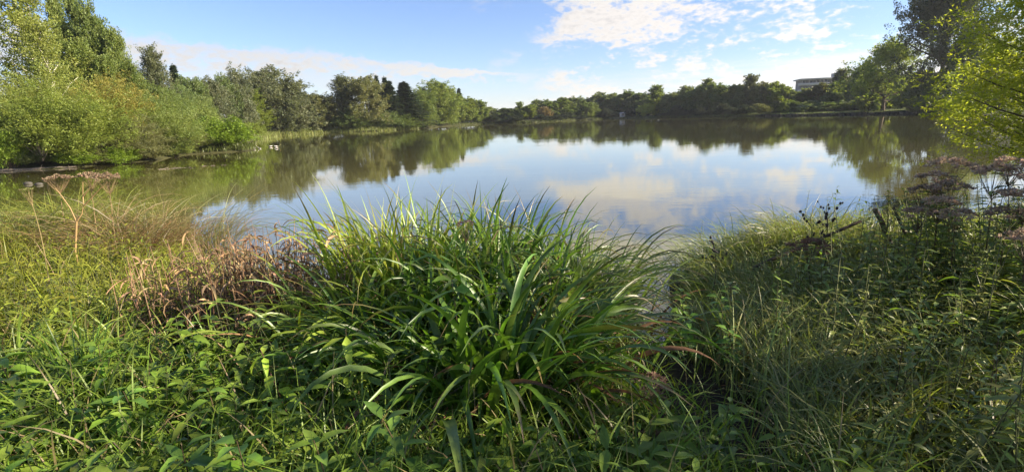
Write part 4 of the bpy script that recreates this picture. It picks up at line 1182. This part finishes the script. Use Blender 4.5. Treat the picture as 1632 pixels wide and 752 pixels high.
# hemp-agrimony with faded flower heads, right bank
FL = (.48, .37, .26)
AG = [(3.52, 3.95, 1.14, 'hemp-agrimony with the foremost arching row of faded heads'), (3.72, 4.05, 1.24, 'hemp-agrimony in the middle of the faded row'), (3.86, 3.9, 1.36, 'tall hemp-agrimony below the willow tips'), (4.08, 3.95, 1.44, 'hemp-agrimony cut by the right edge'),
      (3.68, 3.55, 1.02, 'hemp-agrimony with a lower faded head in front of the row'), (3.95, 4.4, 1.4, 'hemp-agrimony at the back of the row'), (3.42, 4.0, 1.04, 'short hemp-agrimony at the left end of the row'), (3.5, 3.2, .9, 'shaded hemp-agrimony at the right edge'), (2.75, 4.4, .7, 'brown-headed hemp-agrimony near the leaning stakes'),
      (3.66, 4.25, 1.22, 'hemp-agrimony between the foremost and the middle ones'), (3.76, 4.25, 1.32, 'hemp-agrimony rising just behind the tall one'), (3.75, 3.5, 1.16, 'leafy hemp-agrimony before the one cut by the edge'), (3.5, 3.75, 1.04, 'hemp-agrimony with a low small head left of the lower one'), (3.92, 3.6, 1.3, 'hemp-agrimony leaning out of the right edge')]
for j, (x, y, h_, lab) in enumerate(AG):
    herb('hemp_agrimony', lab, x, y, h_ * .84 - .1, .14, .046, 14, (.22, .26, .06), seed=80 + j, group='hemp-agrimony on the right bank', whorl=3, droop=.3, taper=.4, lean=(-.12, -.02), srad=.006, stem=(.12, .09, .05), flower=(30, .125 + .02 * (j % 3), tuple(np.array(FL) * (1, .8, .9, 1.1, .7)[j % 5]) if j != 8 else (.24, .15, .10), .4))
# faded heads on the left bank
for j, (px, py, Y, h_, lab) in enumerate([(90, 287, 7.6, .95, 'faded pink flower head nearest the stones on the left'), (135, 284, 7.4, .95, 'flat faded pink flower head in the middle of the left three'), (165, 285, 7.2, .95, 'broad faded pink flower head, rightmost of the left three')]):
    p = at(px, py, Y); gzv = float(ground([p])[0])
    herb('hemp_agrimony', lab, p[0], Y, max(.3, p[2] - gzv - .1), .11, .035, 9, (.17, .19, .04), seed=95 + j, group='hemp-agrimony on the left bank', whorl=3, lean=(0, 0), srad=.006, stem=(.25, .17, .09), flower=(30, .17, (.27, .20, .13), .35))
# forked dry stalk, left
p = at(124, 420, 6.2); g = Geo(); z_ = float(ground([p])[0]); 
pix = lambda a, b: at(a, b, 6.2) - np.array([p[0], 6.2, z_])
def chain(*pts): return np.array([pix(*q) for q in pts])
sc_ = (.30, .20, .09)
e = tag(empty('dry_stalk', (p[0], 6.2, z_)), 'forked dry orange-brown stalk standing in the sunny herbs', 'dry plant')
tubes(g, np.concatenate([[[pix(120, 400)[0], 0, -.03]], chain((120, 400), (121, 375), (122, 352))]), np.array([.014, .013, .012, .012]), sc_, 7); link('stem', g.mesh('dry_stalk_stem', M_STEM, True), e)
for lst in [((122, 354), (112, 332), (98, 312), (88, 300)), ((122, 354), (131, 340), (133, 322), (132, 310), (132, 290)), ((134, 328), (146, 315), (160, 300), (172, 290)), ((133, 312), (142, 301), (149, 295))]:
    g = Geo(); c = chain(*lst); tubes(g, c, np.linspace(.008, .004, len(c)), sc_, 6); link('branch', g.mesh('dry_stalk_branch', M_STEM, True), e)
# thin umbel stalk at the far left
p = at(38, 308, 4.8); z_ = float(ground([p])[0])
herb('umbel_stalk', 'thin straight stalk with a small flat umbel at the left edge', p[0], 4.8, p[2] - z_, .06, .02, 2, C_LIT, seed=120, srad=.005, stem=(.26, .20, .09), flower=(14, .06, (.22, .22, .09), .1), whorl=2)

# dark seed-head stalks by the water on the right
def seed_stalk(label, px, py, Y, seed, spread=.5, n=9):
    rng = np.random.default_rng(seed)
    p = at(px, py, Y); z_ = float(ground([p])[0]); hgt = p[2] - z_
    e = tag(empty('seed_stalk', (p[0], Y, z_)), label, 'dry plant')
    t = np.linspace(0, 1, 7)
    st_ = np.stack([.06 * np.sin(t * 3), 0 * t, t * hgt], -1)
    g = Geo(); tubes(g, st_, np.linspace(.006, .002, 7), (.05, .04, .03), 5); link('stem', g.mesh('seed_stem', M_STEM), e)
    gb = Geo()
    for k in range(n):
        s0 = rng.uniform(.55, .95); o = np.array([np.interp(s0, t, st_[:, 0]), 0, s0 * hgt])
        a = rng.uniform(0, 6.3); d = np.array([cos(a) * spread, sin(a) * spread, rng.uniform(.5, 1.0)]); d /= np.linalg.norm(d)
        L = rng.uniform(.08, .22); c = o + d * L * np.linspace(0, 1, 4)[:, None]
        tubes(gb, c, np.linspace(.0025, .0012, 4), (.05, .04, .03), 4)
        for f in (1.0, .72):
            gh = Geo(); blob(gh, (0, 0, 0), np.array([.011, .011, .013]) * rng.uniform(.7, 1.3), (.035, .025, .02), 7, 5, rng, .2)
            link('seed_head', gh.mesh('seed_head', M_STEM), e, o + d * L * f + rng.normal(0, .006, 3))
    link('side_stalks', gb.mesh('seed_side_stalks', M_STEM), e)


seed_stalk('tall dark seed-head stalk before the water on the right', 1316, 328, 4.6, 131, .7, 13)
seed_stalk('small dark seed-head stalk left of the big shaggy tussock', 1135, 382, 5.0, 132, .6, 8)
seed_stalk('dark seed-head stalk just left of the tall one', 1290, 345, 4.8, 133, .8, 7)
# leaning stakes
rng = np.random.default_rng(141)
for px, py, px2, py2, Y, r_, lab in [(1394, 332, 1412, 372, 5.0, .028, 'thick broken stake leaning left at the right-hand water edge'), (1322, 374, 1372, 352, 5.1, .018, 'thin dead branch lying aslant beside the broken stake'), (1424, 330, 1442, 372, 4.9, .014, 'thin bent stick right of the broken stake')]:
    a, b_ = at(px, py, Y), at(px2, py2, Y)
    if b_[2] > a[2]: a, b_ = b_, a
    d = (b_ - a); z_ = float(ground([b_])[0])
    n_ = max(0.2, (b_[2] - z_) / max(-d[2], .05)); end = b_ + d * min(n_, 2.5)
    pts = np.linspace(0, 1, 6)[:, None] * (a - end) + rng.normal(0, .004, (6, 3))
    g = Geo(); tubes(g, np.concatenate([pts, pts[-1:] + (a - end) * .001]), np.concatenate([r_ * np.linspace(1.1, .85, 6), [.001]]), (.45, .4, .35), 7)
    tag(link('stake', g.mesh('stake', M_WOOD, True), None, end), lab, 'stake')
# dry umbel at the bottom
herb('dry_umbel', 'pinkish-brown dry umbel beside the dark hollow at the bottom', .62, 2.2, .34, .05, .012, 3, (.10, .09, .05), seed=150, srad=.004, stem=(.20, .15, .10), flower=(22, .09, (.30, .20, .14), .3), lean=(.1, 0), cat='dry plant')
herb('dry_umbel', 'lower dry umbel in front of the other at the bottom', .58, 1.95, .2, .05, .012, 2, (.10, .09, .05), seed=151, srad=.004, stem=(.20, .15, .10), flower=(16, .07, (.28, .18, .12), .3), lean=(.05, 0), cat='dry plant')
herb('hemp_agrimony', 'small purplish faded head poking out of the middle of the big sedge', -.33, 3.75, .95, .08, .03, 6, (.09, .13, .03), seed=152, srad=.005, flower=(16, .07, (.18, .11, .12), .4), whorl=2)
# ------------------------------------------------------------------ sky, sun
SUN_AZ, SUN_EL = radians(99), radians(25)
w = bpy.data.worlds.new('World'); sc.world = w; w.use_nodes = True
nt = w.node_tree; nt.nodes.clear()
wo = N(nt, 'ShaderNodeOutputWorld'); bg = N(nt, 'ShaderNodeBackground')
SKY_STR = .062
bg.inputs['Strength'].default_value = SKY_STR
sky = N(nt, 'ShaderNodeTexSky', sky_type='NISHITA'); sky.sun_disc = False
sky.sun_elevation = SUN_EL; sky.sun_rotation = SUN_AZ; sky.altitude = 300; sky.air_density = 1.0; sky.dust_density = .4; sky.ozone_density = 3.5
tc = N(nt, 'ShaderNodeTexCoord'); sx = N(nt, 'ShaderNodeSeparateXYZ'); nt.links.new(tc.outputs['Generated'], sx.inputs[0])


def MA(op, a, b=None, c=None, clamp=False):
    n = N(nt, 'ShaderNodeMath', operation=op, use_clamp=clamp)
    for i_, q in enumerate((a, b, c)):
        if q is None: continue
        if hasattr(q, 'is_output'): nt.links.new(q, n.inputs[i_])
        else: n.inputs[i_].default_value = q
    return n.outputs[0]


def SS(x, a, b, lo=0., hi=1.):
    n = N(nt, 'ShaderNodeMapRange', interpolation_type='SMOOTHSTEP')
    nt.links.new(x, n.inputs[0])
    for i_, q in enumerate((a, b, lo, hi)):
        if hasattr(q, 'is_output'): nt.links.new(q, n.inputs[i_ + 1])
        else: n.inputs[i_ + 1].default_value = q
    return n.outputs[0]


def NO(az, el, ka, ke, detail=8, rough=.55, seed=0., dist=0.):
    cx = N(nt, 'ShaderNodeCombineXYZ')
    nt.links.new(MA('MULTIPLY', az, ka), cx.inputs[0]); nt.links.new(MA('MULTIPLY', el, ke), cx.inputs[1]); cx.inputs[2].default_value = seed
    n = N(nt, 'ShaderNodeTexNoise'); n.inputs['Scale'].default_value = 1; n.inputs['Detail'].default_value = detail; n.inputs['Roughness'].default_value = rough
    n.inputs['Distortion'].default_value = dist
    nt.links.new(cx.outputs[0], n.inputs['Vector'])
    return n.outputs[0]


AZ = MA('MULTIPLY', MA('ARCTAN2', sx.outputs[0], sx.outputs[1]), 180 / pi)
EL = MA('MULTIPLY', MA('ARCSINE', MA('ABSOLUTE', sx.outputs[2])), 180 / pi)
nbig = NO(AZ, EL, .12, .28, 4, .5, 3.1)
nmid = NO(AZ, EL, .42, 1.0, 8, .58, 7.7, .25)
nfin = NO(AZ, EL, 1.3, 2.6, 6, .55, 1.9, .2)
AZW = MA('ADD', AZ, MA('ADD', MA('MULTIPLY_ADD', nbig, 22, -11), MA('MULTIPLY_ADD', nmid, 12, -6)))
edge = MA('ADD', MA('MULTIPLY_ADD', nmid, 2.6, -1.3), MA('MULTIPLY_ADD', nfin, 1.2, -.6))
# long bank of cloud on the left, thinning to the right
c1 = MA('MULTIPLY_ADD', AZ, -.078, 3.95)          # centre line elevation
c1 = MA('ADD', c1, MA('MULTIPLY', SS(AZ, -30, -18), .45))
hw = MA('MAXIMUM', MA('MULTIPLY_ADD', AZ, -.034, .34), .2)
dv = MA('SUBTRACT', EL, c1)
upper = SS(MA('ADD', dv, edge), MA('MULTIPLY', hw, 1.25), MA('MULTIPLY', hw, .5))
lower = SS(MA('ADD', dv, MA('MULTIPLY', edge, 1.5)), MA('MULTIPLY', hw, -2.4), MA('MULTIPLY', hw, -.2))
band = MA('MULTIPLY', MA('MULTIPLY', upper, lower), SS(AZ, 7, -4))
band = MA('MULTIPLY', band, SS(nmid, .3, .55, .55, 1.))
band = MA('MULTIPLY', band, SS(nfin, .25, .6, .6, 1.))
veil = MA('MULTIPLY', MA('MULTIPLY', SS(dv, 0.2, -1.4), SS(AZ, -2, -16)), SS(nbig, .25, .7, .25, .75))
# altocumulus field on the right
el0 = MA('SUBTRACT', EL, MA('MULTIPLY', MA('SUBTRACT', AZ, 8), -.05))
field = MA('MULTIPLY', SS(AZW, 0, 9), SS(AZ, 70, 40))
dens = MA('ADD', MA('MULTIPLY', nbig, .75), MA('MULTIPLY', nmid, .85))
heart = MA('MULTIPLY', MA('MULTIPLY', SS(AZW, 2, 8), SS(AZW, 25, 11)), SS(EL, 6.4, 9))
dens = MA('ADD', dens, MA('MULTIPLY', heart, .15))
dens = MA('ADD', dens, MA('MULTIPLY', MA('SUBTRACT', nfin, .5), .6))
gap = MA('MULTIPLY', SS(AZ, 24, 32), SS(EL, 5.6, 7))
dens = MA('SUBTRACT', dens, MA('MULTIPLY', gap, .12))
puff = MA('MULTIPLY', SS(dens, .71, .98), field)
# low streaky veil on the right
lowv = MA('MULTIPLY', MA('MULTIPLY', SS(AZW, 0, 18), SS(MA('ADD', EL, MA('MULTIPLY', edge, .8)), MA('MULTIPLY_ADD', AZ, .055, 3.6), MA('MULTIPLY_ADD', AZ, .04, 2.6))), SS(NO(AZ, EL, .10, 1.6, 7, .62, 5.3), .34, .62, .12, .85))
lowv = MA('MULTIPLY', lowv, SS(nmid, .3, .58, .45, 1.))
cl = MA('MAXIMUM', MA('MAXIMUM', band, veil), MA('MAXIMUM', puff, lowv), clamp=True)
# clouds are lit warm; thicker parts slightly greyer
thick = MA('MULTIPLY', SS(dens, .9, 1.25), SS(nfin, .35, .65))
bright = SS(AZ, -40, 60, .86, 1.25)
CB = 5.0
ccol = N(nt, 'ShaderNodeMix', data_type='RGBA'); nt.links.new(thick, ccol.inputs[0])
ccol.inputs[6].default_value = (1.0 * CB, .93 * CB, .85 * CB, 1); ccol.inputs[7].default_value = (.80 * CB, .75 * CB, .71 * CB, 1)
cm = N(nt, 'ShaderNodeVectorMath', operation='SCALE'); nt.links.new(ccol.outputs[2], cm.inputs[0]); nt.links.new(bright, cm.inputs['Scale'])
mx = N(nt, 'ShaderNodeMix', data_type='RGBA')
nt.links.new(MA('MULTIPLY', cl, .92), mx.inputs[0]); tint = N(nt, 'ShaderNodeMix', data_type='RGBA', blend_type='MULTIPLY'); tint.inputs[0].default_value = 1
nt.links.new(sky.outputs[0], tint.inputs[6]); tint.inputs[7].default_value = (.93, .92, 1.08, 1)
nt.links.new(tint.outputs[2], mx.inputs[6]); nt.links.new(cm.outputs[0], mx.inputs[7])
nt.links.new(mx.outputs[2], bg.inputs['Color']); nt.links.new(bg.outputs[0], wo.inputs[0])

sd = bpy.data.lights.new('sun', 'SUN'); sd.energy = 5.0; sd.angle = radians(.55); sd.color = (1, .87, .68)
so = bpy.data.objects.new('sun', sd); COL.objects.link(so)
from mathutils import Vector
sv = Vector((sin(SUN_AZ) * cos(SUN_EL), cos(SUN_AZ) * cos(SUN_EL), sin(SUN_EL)))
so.rotation_euler = sv.to_track_quat('Z', 'Y').to_euler()
so.location = (40, 0, 40)

vs = sc.view_settings
sc.display_settings.display_device = 'sRGB'
vs.view_transform = 'Standard'; vs.look = 'None'; vs.gamma = 1.0; vs.exposure = 1.65; vs.use_curve_mapping = False
sc.render.film_transparent = False
cy = sc.cycles
cy.max_bounces = 8; cy.diffuse_bounces = 3; cy.glossy_bounces = 3; cy.transmission_bounces = 4; cy.transparent_max_bounces = 4
cy.use_denoising = True
cy.sample_clamp_indirect = 6

# ------------------------------------------------------------------ air
m, nt, out = mat('air')
pv = N(nt, 'ShaderNodeVolumePrincipled'); pv.inputs['Density'].default_value = .0002; pv.inputs['Color'].default_value = (.86, .92, 1, 1); pv.inputs['Anisotropy'].default_value = .2
nt.links.new(pv.outputs[0], out.inputs['Volume'])
g = Geo(); box(g, (-2700, -2700, -6), (2700, 2700, 60))
tag(link('haze', g.mesh('haze', m)), kind='stuff')
cy.volume_bounces = 0
